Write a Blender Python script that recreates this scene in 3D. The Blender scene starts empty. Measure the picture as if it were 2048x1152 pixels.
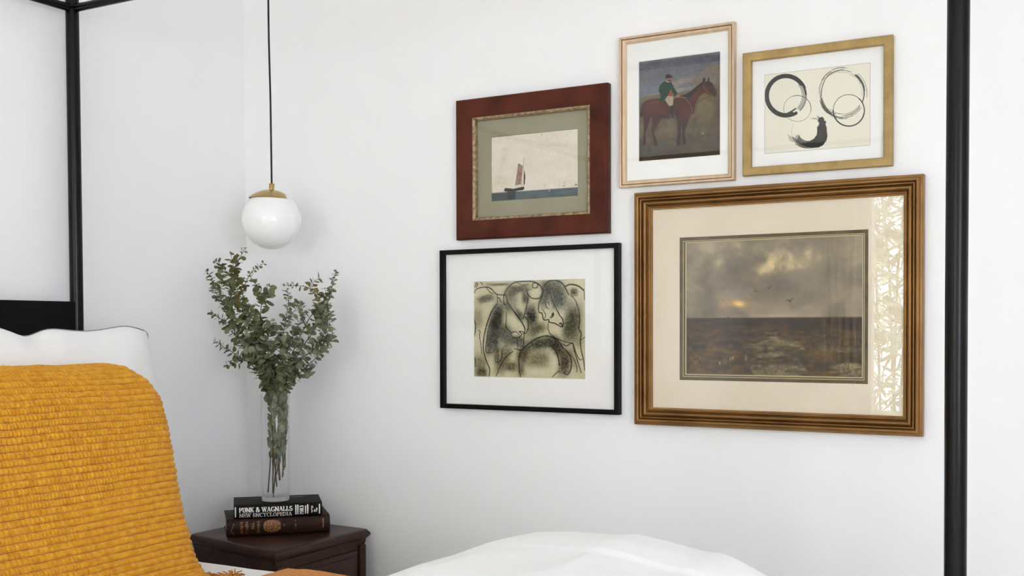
import bpy, bmesh, math, random
import numpy as np
from mathutils import Vector, Matrix

S = bpy.context.scene
COL = S.collection
PI = math.pi

# ------------------------------------------------------------------ camera
FPX, PPY = 2239.45, 696.71
YAW, PITCH, ROLL = math.radians(29.77), math.radians(-1.04), math.radians(-0.14)
CAM = Vector((2.714, -2.9, 1.165))
fw = Vector((-math.sin(YAW)*math.cos(PITCH), math.cos(YAW)*math.cos(PITCH), math.sin(PITCH)))
r0 = Vector((math.cos(YAW), math.sin(YAW), 0)); u0 = r0.cross(fw)
rt = math.cos(ROLL)*r0 + math.sin(ROLL)*u0
up = -math.sin(ROLL)*r0 + math.cos(ROLL)*u0
cd = bpy.data.cameras.new('camera'); cam = bpy.data.objects.new('camera', cd); COL.objects.link(cam)
cd.sensor_width = 36; cd.lens = FPX/2048*36; cd.shift_y = (PPY-576)/2048; cd.clip_start = 0.02
M = Matrix((rt, up, -fw)).transposed().to_4x4(); M.translation = CAM; cam.matrix_world = M
S.camera = cam

# ------------------------------------------------------------------ light
S.view_settings.view_transform = 'Standard'; S.view_settings.look = 'None'
S.view_settings.gamma = 1; S.view_settings.use_curve_mapping = False
S.view_settings.exposure = 1.61
w = bpy.data.worlds.new('sky'); S.world = w; w.use_nodes = True
bg = w.node_tree.nodes['Background']; bg.inputs[0].default_value = (0.885, 0.928, 1.065, 1); bg.inputs[1].default_value = 5.2
sd = bpy.data.lights.new('sun', 'SUN'); sd.energy = 9; sd.angle = 0.01; sd.color = (1, .96, .88)
so = bpy.data.objects.new('sun', sd); COL.objects.link(so)
so.rotation_euler = Vector((0.25, -0.9, -1.15)).to_track_quat('-Z', 'Y').to_euler()
S.cycles.max_bounces = 14; S.cycles.diffuse_bounces = 8; S.cycles.transparent_max_bounces = 24

RX, RY, RZ = 5.2, -5.6, 2.55            # room extents
W1 = (0.90, 2.85, 0.06, 2.28)          # window in the wall facing the pictures (x0,x1,z0,z1)
W_FILL = (-5.0, -3.3, 0.7, 2.1)           # unseen window added for fill light, opposite the headboard (y0,y1,z0,z1)
def portal(name, loc, rot, sx, sy):
    l = bpy.data.lights.new(name, 'AREA'); l.shape = 'RECTANGLE'; l.size = sx; l.size_y = sy
    l.cycles.is_portal = True
    o = bpy.data.objects.new(name, l); COL.objects.link(o); o.location = loc; o.rotation_euler = rot
portal('portal', ((W1[0]+W1[1])/2, RY-.14, (W1[2]+W1[3])/2), (PI/2, 0, 0), W1[1]-W1[0], W1[3]-W1[2])
portal('portal', (RX+.14, (W_FILL[0]+W_FILL[1])/2, (W_FILL[2]+W_FILL[3])/2), (PI/2, 0, PI/2), W_FILL[1]-W_FILL[0], W_FILL[3]-W_FILL[2])

# ------------------------------------------------------------------ helpers
def lin(c):
    return tuple((v/12.92 if v <= .04045 else ((v+.055)/1.055)**2.4) for v in c)
def rgb(r, g, b): return lin((r/255, g/255, b/255))

def mat(name, col, rough=.5, metal=0, spec=.5, noise=None, bump=None, coat=0, sheen=0, col2=None, scale=(1,1,1), detail=4, **kw):
    """principled with an optional noise colour mix (noise=(scale, low, high)) and bump=(scale, strength, distance)"""
    m = bpy.data.materials.new(name); m.use_nodes = True
    nt = m.node_tree; b = nt.nodes['Principled BSDF']
    b.inputs['Base Color'].default_value = (*col, 1); b.inputs['Roughness'].default_value = rough
    b.inputs['Metallic'].default_value = metal; b.inputs['Specular IOR Level'].default_value = spec
    b.inputs['Coat Weight'].default_value = coat; b.inputs['Sheen Weight'].default_value = sheen
    for k, v in kw.items(): b.inputs[k.replace('_', ' ')].default_value = v
    if noise or bump:
        tc = nt.nodes.new('ShaderNodeTexCoord'); mp = nt.nodes.new('ShaderNodeMapping')
        mp.inputs['Scale'].default_value = scale; nt.links.new(tc.outputs['Object'], mp.inputs[0])
    if noise:
        n = nt.nodes.new('ShaderNodeTexNoise'); n.inputs['Scale'].default_value = noise[0]; n.inputs['Detail'].default_value = detail
        nt.links.new(mp.outputs[0], n.inputs['Vector'])
        r = nt.nodes.new('ShaderNodeValToRGB'); r.color_ramp.elements[0].position = noise[1]; r.color_ramp.elements[1].position = noise[2]
        r.color_ramp.elements[0].color = (*col, 1); r.color_ramp.elements[1].color = (*(col2 or col), 1)
        nt.links.new(n.outputs['Fac'], r.inputs[0]); nt.links.new(r.outputs[0], b.inputs['Base Color'])
    if bump:
        n2 = nt.nodes.new('ShaderNodeTexNoise'); n2.inputs['Scale'].default_value = bump[0]; n2.inputs['Detail'].default_value = 5
        nt.links.new(mp.outputs[0], n2.inputs['Vector'])
        bu = nt.nodes.new('ShaderNodeBump'); bu.inputs['Strength'].default_value = bump[1]; bu.inputs['Distance'].default_value = bump[2]
        nt.links.new(n2.outputs['Fac'], bu.inputs['Height']); nt.links.new(bu.outputs[0], b.inputs['Normal'])
    return m

def pane_mat(name, f0=.045, tint=(1, 1, 1)):
    m = bpy.data.materials.new(name); m.use_nodes = True; nt = m.node_tree; nt.nodes.clear()
    out = nt.nodes.new('ShaderNodeOutputMaterial'); mx = nt.nodes.new('ShaderNodeMixShader')
    t = nt.nodes.new('ShaderNodeBsdfTransparent'); t.inputs[0].default_value = (*tint, 1)
    g = nt.nodes.new('ShaderNodeBsdfGlossy'); g.inputs['Roughness'].default_value = 0.0
    lw = nt.nodes.new('ShaderNodeLayerWeight'); lw.inputs[0].default_value = .5
    p = nt.nodes.new('ShaderNodeMath'); p.operation = 'POWER'; p.inputs[1].default_value = 5
    ma = nt.nodes.new('ShaderNodeMath'); ma.operation = 'MULTIPLY_ADD'; ma.inputs[1].default_value = 1-f0; ma.inputs[2].default_value = f0
    nt.links.new(lw.outputs['Facing'], p.inputs[0]); nt.links.new(p.outputs[0], ma.inputs[0]); nt.links.new(ma.outputs[0], mx.inputs[0])
    nt.links.new(t.outputs[0], mx.inputs[1]); nt.links.new(g.outputs[0], mx.inputs[2]); nt.links.new(mx.outputs[0], out.inputs[0])
    return m

def link(name, me, m, parent=None, smooth=True, angle=35, loc=None):
    o = bpy.data.objects.new(name, me); COL.objects.link(o)
    if m: me.materials.append(m)
    if smooth and len(me.polygons):
        me.polygons.foreach_set('use_smooth', [True]*len(me.polygons))
        if angle: me.set_sharp_from_angle(angle=math.radians(angle))
    if parent: o.parent = parent
    if loc: o.location = loc
    return o
def obj(name, bm, m, parent=None, smooth=True, angle=35, loc=None):
    bmesh.ops.recalc_face_normals(bm, faces=bm.faces)
    me = bpy.data.meshes.new(name); bm.to_mesh(me); bm.free()
    return link(name, me, m, parent, smooth, angle, loc)
def tag(o, label, cat, group=None):
    o['label'] = label; o['category'] = cat
    if group: o['group'] = group
    return o
def thing(name, label, cat, loc=(0, 0, 0), rotz=0, group=None):
    o = bpy.data.objects.new(name, None); COL.objects.link(o); o.location = loc; o.rotation_euler = (0, 0, rotz)
    o.empty_display_size = .05
    return tag(o, label, cat, group)
def struct(name, bm, m, parent=None, **k):
    o = obj(name, bm, m, parent, **k)
    if not parent: o['kind'] = 'structure'
    return o

def box(bm, x0, x1, y0, y1, z0, z1, bev=0, seg=2):
    r = bmesh.ops.create_cube(bm, size=1)
    vs = r['verts']
    for v in vs:
        v.co = Vector((x0 if v.co.x < 0 else x1, y0 if v.co.y < 0 else y1, z0 if v.co.z < 0 else z1))
    if bev:
        es = {e for v in vs for e in v.link_edges}
        bmesh.ops.bevel(bm, geom=list(es), offset=bev, segments=seg, affect='EDGES', profile=.5)
    return bm
def nb(): return bmesh.new()

def tube(bm, pts, rad, seg=10, cap=True):
    pts = [Vector(p) for p in pts]; n = len(pts)
    rad = rad if hasattr(rad, '__len__') else [rad]*n
    rings = []; prev = None
    for i, p in enumerate(pts):
        t = (pts[min(i+1, n-1)]-pts[max(i-1, 0)]).normalized()
        a = (prev if prev is not None else (Vector((1, 0, 0)) if abs(t.x) < .8 else Vector((0, 1, 0))))
        a = (a-t*a.dot(t)).normalized(); b = t.cross(a); prev = a
        rings.append([bm.verts.new(p+rad[i]*(math.cos(2*PI*k/seg)*a+math.sin(2*PI*k/seg)*b)) for k in range(seg)])
    for i in range(n-1):
        for k in range(seg):
            bm.faces.new((rings[i][k], rings[i][(k+1) % seg], rings[i+1][(k+1) % seg], rings[i+1][k]))
    if cap and seg > 2:
        bm.faces.new(rings[0][::-1]); bm.faces.new(rings[-1])
def lathe(bm, prof, seg=48, c=(0, 0, 0)):
    c = Vector(c); rings = []
    for r, z in prof:
        if r < 1e-6: rings.append([bm.verts.new(c+Vector((0, 0, z)))])
        else: rings.append([bm.verts.new(c+Vector((r*math.cos(2*PI*k/seg), r*math.sin(2*PI*k/seg), z))) for k in range(seg)])
    for a, b in zip(rings, rings[1:]):
        for k in range(seg):
            k2 = (k+1) % seg
            if len(a) == 1 and len(b) == 1: continue
            if len(a) == 1: bm.faces.new((a[0], b[k], b[k2]))
            elif len(b) == 1: bm.faces.new((a[k], a[k2], b[0]))
            else: bm.faces.new((a[k], a[k2], b[k2], b[k]))
def grid_mesh(name, P, closed_u=False):
    """P: (rows, cols, 3) array -> mesh"""
    R_, C_ = P.shape[:2]
    me = bpy.data.meshes.new(name)
    idx = np.arange(R_*C_).reshape(R_, C_)
    q = np.stack([idx[:-1, :-1], idx[:-1, 1:], idx[1:, 1:], idx[1:, :-1]], -1).reshape(-1, 4)
    me.from_pydata(P.reshape(-1, 3).tolist(), [], q.tolist()); me.update()
    return me
def vnoise(shape, cells, seed):
    """smooth value noise, shape (h,w), cells (ny,nx)"""
    rs = np.random.RandomState(seed); g = rs.rand(cells[0]+2, cells[1]+2)
    y = np.linspace(0, cells[0]-1e-6, shape[0]); x = np.linspace(0, cells[1]-1e-6, shape[1])
    yi = y.astype(int); xi = x.astype(int); fy = (y-yi); fx = (x-xi)
    fy = fy*fy*(3-2*fy); fx = fx*fx*(3-2*fx)
    a = g[yi][:, xi]; b = g[yi][:, xi+1]; c = g[yi+1][:, xi]; d = g[yi+1][:, xi+1]
    fx = fx[None, :]; fy = fy[:, None]
    return (a*(1-fx)+b*fx)*(1-fy)+(c*(1-fx)+d*fx)*fy
def fbm(shape, cells, seed, octv=4, gain=.55):
    s = np.zeros(shape); a = 1; t = 0; cy, cx = cells
    for o in range(octv):
        s += a*vnoise(shape, (int(cy), int(cx)), seed+o*17); t += a; a *= gain; cy *= 2; cx *= 2
    return s/t

# ------------------------------------------------------------------ materials
M_wall = mat('wall_paint', rgb(243, 242, 242), .72, spec=.3, bump=(180, .08, .002))
M_ceil = mat('ceiling_paint', rgb(243, 242, 240), .8, spec=.2, bump=(150, .05, .002))
M_floor = mat('oak_floor', rgb(206, 202, 196), .5, noise=(3, .3, .7), col2=rgb(218, 215, 209), scale=(1.5, 12, 1))
M_trim = mat('white_trim', rgb(240, 240, 238), .4)
M_black = mat('black_powder_coated_metal', rgb(7, 7, 7), .26, spec=.22, bump=(900, .15, .0006))
M_headb = mat('black_lacquer', rgb(6, 6, 6), .5, spec=.12)
M_brass = mat('brushed_brass', rgb(196, 168, 112), .3, metal=1, noise=(40, .3, .7), col2=rgb(178, 148, 94), scale=(1, 1, 6))
M_cord = mat('black_cord', rgb(8, 8, 8), .7, bump=(1500, .3, .0005))
M_opal = mat('opal_glass', rgb(246, 246, 245), .08, coat=.15, spec=.5, Subsurface_Weight=.25, Subsurface_Radius=(.03, .03, .03))
M_night = mat('dark_mahogany', rgb(28, 13, 7), .36, spec=.26, noise=(5, .25, .75), col2=rgb(64, 33, 18), scale=(2, 16, 16), bump=(60, .12, .001))
M_knob = mat('dark_knob', rgb(20, 13, 10), .35)
M_bookb = mat('black_book_cloth', rgb(16, 15, 12), .6, spec=.15, bump=(700, .2, .0006), noise=(80, .3, .8), col2=rgb(32, 29, 22))
M_bookr = mat('brown_leatherette', rgb(34, 20, 12), .55, spec=.18, bump=(500, .3, .0008), noise=(60, .3, .8), col2=rgb(58, 35, 20))
M_pages = mat('book_pages', rgb(196, 184, 160), .9, noise=(20, .4, .6), col2=rgb(170, 156, 130), scale=(1, 1, 60))
M_ink = mat('white_lettering', rgb(236, 232, 224), .5)
M_gold = mat('gilt_lettering', rgb(150, 104, 54), .4, metal=.4, noise=(300, .35, .65), col2=rgb(96, 62, 36))
M_glass = bpy.data.materials.new('clear_glass'); M_glass.use_nodes = True
_b = M_glass.node_tree.nodes['Principled BSDF']; _b.inputs['Transmission Weight'].default_value = 1; _b.inputs['Roughness'].default_value = 0; _b.inputs['IOR'].default_value = 1.47
M_pane = pane_mat('picture_glass', .026)
M_vase = pane_mat('vase_glass', .035, (.985, .99, .988))
M_wpane = pane_mat('window_glass', .04)
M_sheet = mat('white_cotton', rgb(240, 240, 240), .85, sheen=.15, bump=(420, .12, .001))
M_pillow = mat('white_waffle_linen', rgb(238, 238, 237), .9, sheen=.2, bump=(260, .5, .002), scale=(1, 1, 2.2))
M_pipe = mat('seam_grey', rgb(128, 127, 124), .9)
M_throw = mat('mustard_wool', rgb(202, 134, 20), .95, sheen=.15, spec=.1, noise=(70, .3, .75), col2=rgb(228, 168, 48), bump=(480, .55, .003))
M_fold = mat('mustard_wool_fine', rgb(186, 106, 6), .95, sheen=.2, spec=.1, noise=(160, .3, .7), col2=rgb(226, 148, 26), bump=(500, .5, .003))
M_tassel = mat('mustard_yarn', rgb(150, 88, 26), .95, spec=.1, noise=(90, .3, .7), col2=rgb(205, 140, 66))
M_stem = mat('eucalyptus_bark', rgb(78, 68, 44), .8)
def leaf_mat(name, a, b):
    return mat(name, a, .6, spec=.25, noise=(26, .3, .7), col2=b, detail=2)
M_leaf = [leaf_mat('eucalyptus_leaf_green', rgb(82, 92, 58), rgb(134, 138, 102)),
          leaf_mat('eucalyptus_leaf_grey', rgb(94, 102, 74), rgb(154, 158, 128)),
          leaf_mat('eucalyptus_leaf_olive', rgb(92, 90, 50), rgb(138, 130, 84))]
M_hedge = mat('bamboo_leaf', rgb(120, 136, 98), .5, noise=(3, .3, .7), col2=rgb(186, 196, 162))
M_curt = mat('white_curtain', rgb(240, 240, 238), .9, bump=(300, .1, .001))
M_matw = mat('white_mat_board', rgb(240, 239, 236), .9, spec=.2, bump=(600, .05, .0005))
M_matc = mat('cream_mat_board', rgb(226, 212, 190), .9, spec=.2, bump=(600, .08, .0005), noise=(6, .3, .7), col2=rgb(220, 205, 180))
M_matg = mat('glare_lifted_olive_mat', rgb(146, 140, 113), .9, spec=.2, noise=(9, .3, .7), col2=rgb(153, 148, 124))  # dark olive mat, its colour paled to hold the glass reflection
M_olive = mat('olive_slip', rgb(74, 60, 26), .6, spec=.2, noise=(30, .3, .7), col2=rgb(98, 82, 42))
M_giltline = mat('gilt_line', rgb(190, 172, 132), .45, metal=.3)
M_red = mat('worn_red_mahogany', rgb(58, 22, 13), .5, spec=.2, noise=(11, .25, .75), col2=rgb(98, 43, 24), bump=(120, .2, .001))
M_gilt = mat('worn_gilt_rope', rgb(176, 156, 122), .5, metal=.25, noise=(90, .35, .65), col2=rgb(120, 96, 64))
M_pink = mat('pale_rose_gold_wood', rgb(200, 172, 140), .45, metal=.15, noise=(8, .3, .7), col2=rgb(220, 194, 164), scale=(6, 6, 1))
M_pinkd = mat('frame_groove_brown', rgb(96, 60, 38), .6)
M_gold2 = mat('antique_gold_leaf', rgb(150, 122, 72), .45, metal=.35, noise=(28, .25, .75), col2=rgb(180, 152, 98), bump=(220, .2, .001))
M_blackf = mat('black_stained_wood', rgb(12, 12, 12), .5, spec=.12, bump=(200, .1, .0006))
M_bronze = mat('antique_bronze_gilt', rgb(112, 76, 34), .34, metal=.6, noise=(9, .3, .7), col2=rgb(142, 102, 54), bump=(300, .12, .0008), detail=6)
M_back = mat('backing_board', rgb(150, 130, 100), .9)

# ------------------------------------------------------------------ room
T = .12
struct('floor', box(nb(), -T, RX+T, RY-T, T, -.1, 0), M_floor, smooth=False)
struct('ceiling', box(nb(), -T, RX+T, RY-T, T, RZ, RZ+.1), M_ceil, smooth=False)
struct('wall_right', box(nb(), -T, RX+T, 0, T, 0, RZ), M_wall, smooth=False)
struct('wall_back', box(nb(), -T, 0, RY, 0, 0, RZ), M_wall, smooth=False)
bm = nb(); x0, x1, z0, z1 = W1
box(bm, -T, x0, RY-T, RY, 0, RZ); box(bm, x1, RX+T, RY-T, RY, 0, RZ); box(bm, x0, x1, RY-T, RY, z1, RZ); box(bm, x0, x1, RY-T, RY, 0, z0)
struct('wall_left', bm, M_wall, smooth=False)
bm = nb(); y0, y1, z0, z1 = W_FILL
box(bm, RX, RX+T, RY, y0, 0, RZ); box(bm, RX, RX+T, y1, 0, 0, RZ); box(bm, RX, RX+T, y0, y1, z1, RZ); box(bm, RX, RX+T, y0, y1, 0, z0)
struct('wall_front', bm, M_wall, smooth=False)
struct('baseboard_right', box(nb(), .014, RX, -.014, 0, 0, .1, .003), M_trim)
struct('baseboard_back', box(nb(), 0, .014, RY, 0, 0, .1, .003), M_trim)
x0, x1, z0, z1 = W1; bm = nb(); f = .06
for a in ((x0-f, x0+.02, z0, z1+f), (x1-.02, x1+f, z0, z1+f), (x0, x1, z1-.02, z1+f), (x0, x1, z0-.05, z0+.03), ((x0+x1)/2-.03, (x0+x1)/2+.03, z0, z1)):
    box(bm, a[0], a[1], RY-.08, RY+.018, a[2], a[3], .003)
win1 = struct('window_1', bm, M_trim)
obj('window_pane', box(nb(), x0, x1, RY-.055, RY-.05, z0, z1), M_wpane, win1, smooth=False)
y0, y1, z0, z1 = W_FILL; bm = nb()
for a in ((y0-f, y0+.02, z0, z1+f), (y1-.02, y1+f, z0, z1+f), (y0, y1, z1-.02, z1+f), (y0-f, y1+f, z0-.04, z0+.02), ((y0+y1)/2-.03, (y0+y1)/2+.03, z0, z1)):
    box(bm, RX-.018, RX+.08, a[0], a[1], a[2], a[3], .003)
fill_win = struct('window_2', bm, M_trim)  # unseen window, added to bring in fill light
obj('window_pane', box(nb(), RX+.05, RX+.055, y0, y1, z0, z1), M_wpane, fill_win, smooth=False)

# curtain beside the window (seen only as a pale strip in the picture glass)
n = 80; zs = np.linspace(.02, 2.3, 12); xs = np.linspace(.58, .82, n)
P = np.zeros((12, n, 3))
P[..., 0] = xs; P[..., 1] = RY+.07+.025*np.sin((xs-.58)*2*PI/.055); P[..., 2] = zs[:, None]
cu = link('curtain', grid_mesh('curtain', P), M_curt, angle=None)
tag(cu, 'white curtain gathered beside the window, mirrored in the largest picture glass', 'curtain')
so_ = cu.modifiers.new('solidify', 'SOLIDIFY'); so_.thickness = .003

# bamboo hedge outside the window, lit by the sun
rnd = random.Random(4); bm = nb()
def blade(bm, p, d, L, W_, rnd):
    d = Vector(d).normalized(); s = d.cross(Vector((rnd.uniform(-1, 1), rnd.uniform(-1, 1), rnd.uniform(-1, 1)))).normalized()
    nrm = d.cross(s); p = Vector(p)
    pts = [(0, .25, 0), (.35, 1, .02), (.7, .7, 0), (1, .05, -.08)]
    prev = None
    for t, ww, dn in pts:
        c = p+d*(L*t)+nrm*(dn*L)
        cur = (bm.verts.new(c-s*W_*ww), bm.verts.new(c+s*W_*ww))
        if prev: bm.faces.new((prev[0], prev[1], cur[1], cur[0]))
        prev = cur
for i in range(12500):
    x = rnd.uniform(-2.5, 4.6); z = rnd.uniform(-.1, 3.4); y = RY-2.1-rnd.random()**1.5*.7
    blade(bm, (x, y, z), (rnd.uniform(-1, 1), rnd.uniform(-.3, .7), rnd.uniform(-1.2, .5)), rnd.uniform(.10, .24), rnd.uniform(.010, .02), rnd)
for i in range(900):
    x = rnd.uniform(-3.5, 5.6); z = rnd.uniform(-.1, 3.6); y = RY-2.85-rnd.random()*.3
    blade(bm, (x, y, z), (rnd.uniform(-1, 1), rnd.uniform(-.1, .2), rnd.uniform(-1.2, .6)), rnd.uniform(.25, .45), rnd.uniform(.035, .07), rnd)
for i in range(110):
    x = rnd.uniform(-2.5, 4.6); y = RY-2.2-rnd.random()*.6
    tube(bm, [(x, y, -.1), (x+rnd.uniform(-.1, .1), y, 1.7), (x+rnd.uniform(-.3, .3), y+.1, 3.5)], .012, 6)
hd = obj('bamboo_hedge', bm, M_hedge, angle=None); hd['kind'] = 'stuff'
tag(hd, 'pale green bamboo foliage outside the window, mirrored at the right of the largest picture', 'hedge')
struct('ground', box(nb(), -6, 9, RY-9, RY-T-.001, -.2, -.1), mat('garden_gravel', rgb(168, 160, 145), .9), smooth=False)

# ------------------------------------------------------------------ canopy bed
bed = thing('canopy_bed', 'black metal four-poster canopy bed with solid black headboard', 'bed', (1.23, -1.73, 0))
def bedpart(name, bm, m=M_black):
    o = obj(name, bm, m, bed); o.matrix_parent_inverse = Matrix.Translation((-1.23, 1.73, 0)); return o
YB = (-.748, -2.72); XB = (.062, 2.405); ZR = 2.073; PR = .0185
for xi, X in enumerate(XB):
    for Y in YB:
        bm = nb()
        lean = (.013, -.010) if xi == 0 else (-.004, .003)      # the posts lean a touch, as in the photo
        tube(bm, [(X-lean[0]*.6, Y-lean[1]*.6, 0.0), (X+lean[0]*-.4, Y, 1.2), (X-lean[0], Y-lean[1]*0, 2.11)], PR if xi == 0 else .0195, 32)
        bedpart('post', bm)
for Y in YB:
    bm = nb(); tube(bm, [(XB[0], Y, ZR), (XB[1], Y, ZR)], .0115, 20); bedpart('canopy_rail', bm)
for X in XB:
    bm = nb(); tube(bm, [(X-.01 if X < 1 else X, YB[0], ZR), (X-.01 if X < 1 else X, YB[1], ZR)], .0115, 20); bedpart('canopy_rail', bm)
bedpart('headboard', box(nb(), XB[0]-.020, XB[0]+.006, YB[1], YB[0]-.006, .35, 1.243, .002), M_headb)
for Y in YB: bedpart('side_rail', box(nb(), XB[0], XB[1], Y-.012, Y+.012, .17, .27, .003))
bedpart('foot_rail', box(nb(), XB[1]-.012, XB[1]+.012, YB[1], YB[0], .17, .27, .003))
bedpart('slat_base', box(nb(), XB[0]+.02, XB[1]-.015, YB[1]+.012, YB[0]-.012, .225, .25))

# mattress with its white sheet
def soft_box(x0, x1, y0, y1, z0, z1, r, nx, ny, amp, seed):
    bm = nb(); box(bm, x0, x1, y0, y1, z0, z1, r, 6)
    bmesh.ops.subdivide_edges(bm, edges=[e for e in bm.edges if e.calc_length() > .2], cuts=24, use_grid_fill=True)
    rs = random.Random(seed)
    from mathutils import noise as mn
    for v in bm.verts:
        v.co += v.co.normalized()*0 + Vector((0, 0, 1))*amp*mn.noise(v.co*5+Vector((seed, 0, 0)))*(1 if v.co.z > (z0+z1)/2 else 0)
    return bm
ms = obj('mattress', soft_box(.09, 2.385, YB[1]+.02, YB[0]-.002, .251, .562, .05, 20, 14, .004, 3), M_sheet, angle=None)
tag(ms, 'mattress in a smooth white sheet, visible below the nightstand beside the mustard throw', 'mattress')

# ------------------------------------------------------------------ white pillow
def sgn(a, e): return np.sign(a)*np.abs(a)**e
def pillow(name, hw, hh, th, wav, seed, nu=120, nv=90):
    """closed pillow: local x = width, z = height, y = thickness"""
    sheets = []
    u = np.linspace(-1, 1, nu); v = np.linspace(-1, 1, nv)
    U_, V_ = np.meshgrid(u, v)
    # squircle outline with slightly pulled-in sides
    X = U_*np.sqrt(1-.10*V_**2)*(1-.03*(1-V_**2)); Z = V_*np.sqrt(1-.10*U_**2)*(1-.03*(1-U_**2))
    prof = ((1-U_**4)*(1-V_**4)).clip(0, 1)**.55
    wr = fbm((nv, nu), (5, 6), seed, 4)-.5
    edge_w = wav(U_)*np.clip(V_, 0, 1)**3
    front = np.stack([X*hw, -prof*th*(1+.25*wr), Z*hh+edge_w], -1); back = np.stack([X*hw, prof*th*(1+.25*wr), Z*hh+edge_w], -1)
    P = np.concatenate([front.reshape(-1, 3), back.reshape(-1, 3)])
    idx = np.arange(nu*nv).reshape(nv, nu)
    q = np.stack([idx[:-1, :-1], idx[:-1, 1:], idx[1:, 1:], idx[1:, :-1]], -1).reshape(-1, 4)
    me = bpy.data.meshes.new(name); me.from_pydata(P.tolist(), [], np.concatenate([q, q[:, ::-1]+nu*nv]).tolist())
    bm = nb(); bm.from_mesh(me); bmesh.ops.remove_doubles(bm, verts=bm.verts, dist=1e-4)
    bpy.data.meshes.remove(me)
    ol = np.concatenate([front[0, :-1], front[:-1, -1], front[-1, :0:-1], front[:0:-1, 0]])
    return bm, ol
PW, PH = .405, .305
wavf = lambda u: -.016*np.exp(-((u+.02)/.12)**2)+.012*np.exp(-((u-.84)/.16)**2)+.010*np.exp(-((u+.26)/.13)**2)+.003*np.sin(u*11)
pb, outline = pillow('pillow', PW, PH, .085, wavf, 5)
pil = thing('pillow', 'white waffle linen pillow leaning on the black headboard', 'pillow', (.335, -1.062, .562))
R_lean = Matrix.Rotation(math.radians(90), 4, 'Z') @ Matrix.Rotation(math.radians(7), 4, 'X')
Lp = Matrix.Translation((-.04, 0, .308)) @ Matrix.Rotation(math.radians(-7), 4, 'Y') @ Matrix.Rotation(math.radians(90), 4, 'Z')
cs = obj('pillow_case', pb, M_pillow, pil, angle=None); cs.matrix_local = Lp
bm = nb(); tube(bm, [p+np.array([0, -.002, 0]) for p in outline[::3]]+[outline[0]+np.array([0, -.002, 0])], .0014, 6, cap=False)
pp = obj('piping', bm, M_pipe, pil, angle=None); pp.matrix_local = Lp; pp['label'] = 'thin grey corded seam'

# ------------------------------------------------------------------ mustard knit throw
path = np.array([(.275, .60), (.275, .80), (.30, .97), (.36, 1.048), (.43, 1.068), (.47, 1.060), (.51, 1.036), (.54, .998), (.57, .949), (.60, .889), (.627, .83), (.651, .771), (.684, .701), (.722, .634), (.76, .588), (.80, .577)])
edge = np.array([-.99, -.985, -.975, -.965, -.94, -.912, -.897, -.884, -.891, -.904, -.916, -.927, -.938, -.948, -.957, -.965])
seglen = np.concatenate([[0], np.cumsum(np.hypot(*np.diff(path, axis=0).T))]); Ltot = seglen[-1]
def catm(t, vals, n):
    tt = np.linspace(t[0], t[-1], n); k = np.ones(9)/9
    v = np.interp(np.linspace(t[0]-.0, t[-1]+.0, n), t, vals)
    vp = np.pad(v, 12, mode='edge'); return np.convolve(np.convolve(vp, k, 'same'), k, 'same')[12:-12]
NR, NC = 560, 640
s = np.linspace(0, Ltot, NR); px = catm(seglen, path[:, 0], NR); pz = catm(seglen, path[:, 1], NR); ye = catm(seglen, edge, NR)
yw = np.linspace(0, 1, NC)**1.0
LEFT = -1.98
SIDE = .09                                           # length of cloth wrapping back round the pillow's side
dist = (yw*(1.0+SIDE))[None, :]-SIDE                  # metres leftwards from the right-hand edge; negative = wrapped side
tx = np.gradient(px); tz = np.gradient(pz); tl = np.hypot(tx, tz); nx_, nz_ = tz/tl*-1, tx/tl
nx_, nz_ = -nx_, -nz_
flip = 1 if nx_[NR//2] > 0 else -1
nx_, nz_ = nx_*flip, nz_*flip                        # outward normal (towards +X / up)
rr = .045
dd = np.broadcast_to(dist, (NR, NC))
# rounded right edge: quarter turn of radius rr, then straight back
ang = np.clip((rr*PI/2-np.clip(dd+rr*0, None, rr*PI/2))/rr, 0, PI/2)    # 0 on the face, 90deg on the side
extra = np.clip(-dd, 0, None)
yloc = np.where(dd > rr*PI/2, -(rr+(dd-rr*PI/2)), -(rr-rr*np.sin(ang)))
back = rr*(1-np.cos(ang))+extra
Y = ye[:, None]+yloc
sag = .012*(fbm((NR, NC), (4, 5), 9, 3)-.5)*np.clip(dd/.1, 0, 1)
BX = px[:, None]-back*np.abs(nx_)[:, None]**.5*1.0+nx_[:, None]*sag
BZ = pz[:, None]-back*np.clip(nz_, 0, 1)[:, None]*.9+nz_[:, None]*sag
# knit relief: thick weft rows of beads
pitch = .0165
row_w = s[:, None]/pitch + .22*(fbm((NR, NC), (6, 5), 21, 3)-.5)*2
ri = np.floor(row_w); rf = row_w-ri
rs = np.random.RandomState(3); NRW = int(ri.max())+3
ph = rs.rand(NRW)*10; wd = .0085+.005*rs.rand(NRW)
ri_ = ri.astype(int).clip(0, NRW-1)
bead = np.abs(np.sin(PI*(dd/wd[ri_]+ph[ri_]+.5*rf+.35*fbm((NR, NC), (30, 40), 31, 2))))**.55
beadamt = np.clip(-.05+1.1*(fbm((NR, NC), (7, 6), 51, 3)-.3)+.45*np.clip(dd/.35, 0, 1), .06, .70)
rowp = np.clip(1-np.abs(2*rf-1)**2.2, 0, 1)**.7
disp = .0115*rowp*(1-beadamt*.75*(1-bead))*(.75+.5*fbm((NR, NC), (50, 50), 61, 2))+.0012*(fbm((NR, NC), (110, 120), 71, 2)-.5)
ca, sa = np.cos(ang), np.sin(ang)
P = np.stack([BX+nx_[:, None]*ca*disp, Y+sa*disp, BZ+nz_[:, None]*ca*disp], -1)
thr = thing('throw_blanket', 'chunky mustard yellow woven throw draped over the propped pillow', 'blanket', (.76, -1.4, .575))
off = np.array([.76, -1.4, .575])
o = link('woven_panel', grid_mesh('woven_panel', P-off), M_throw, thr, angle=None)
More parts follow.
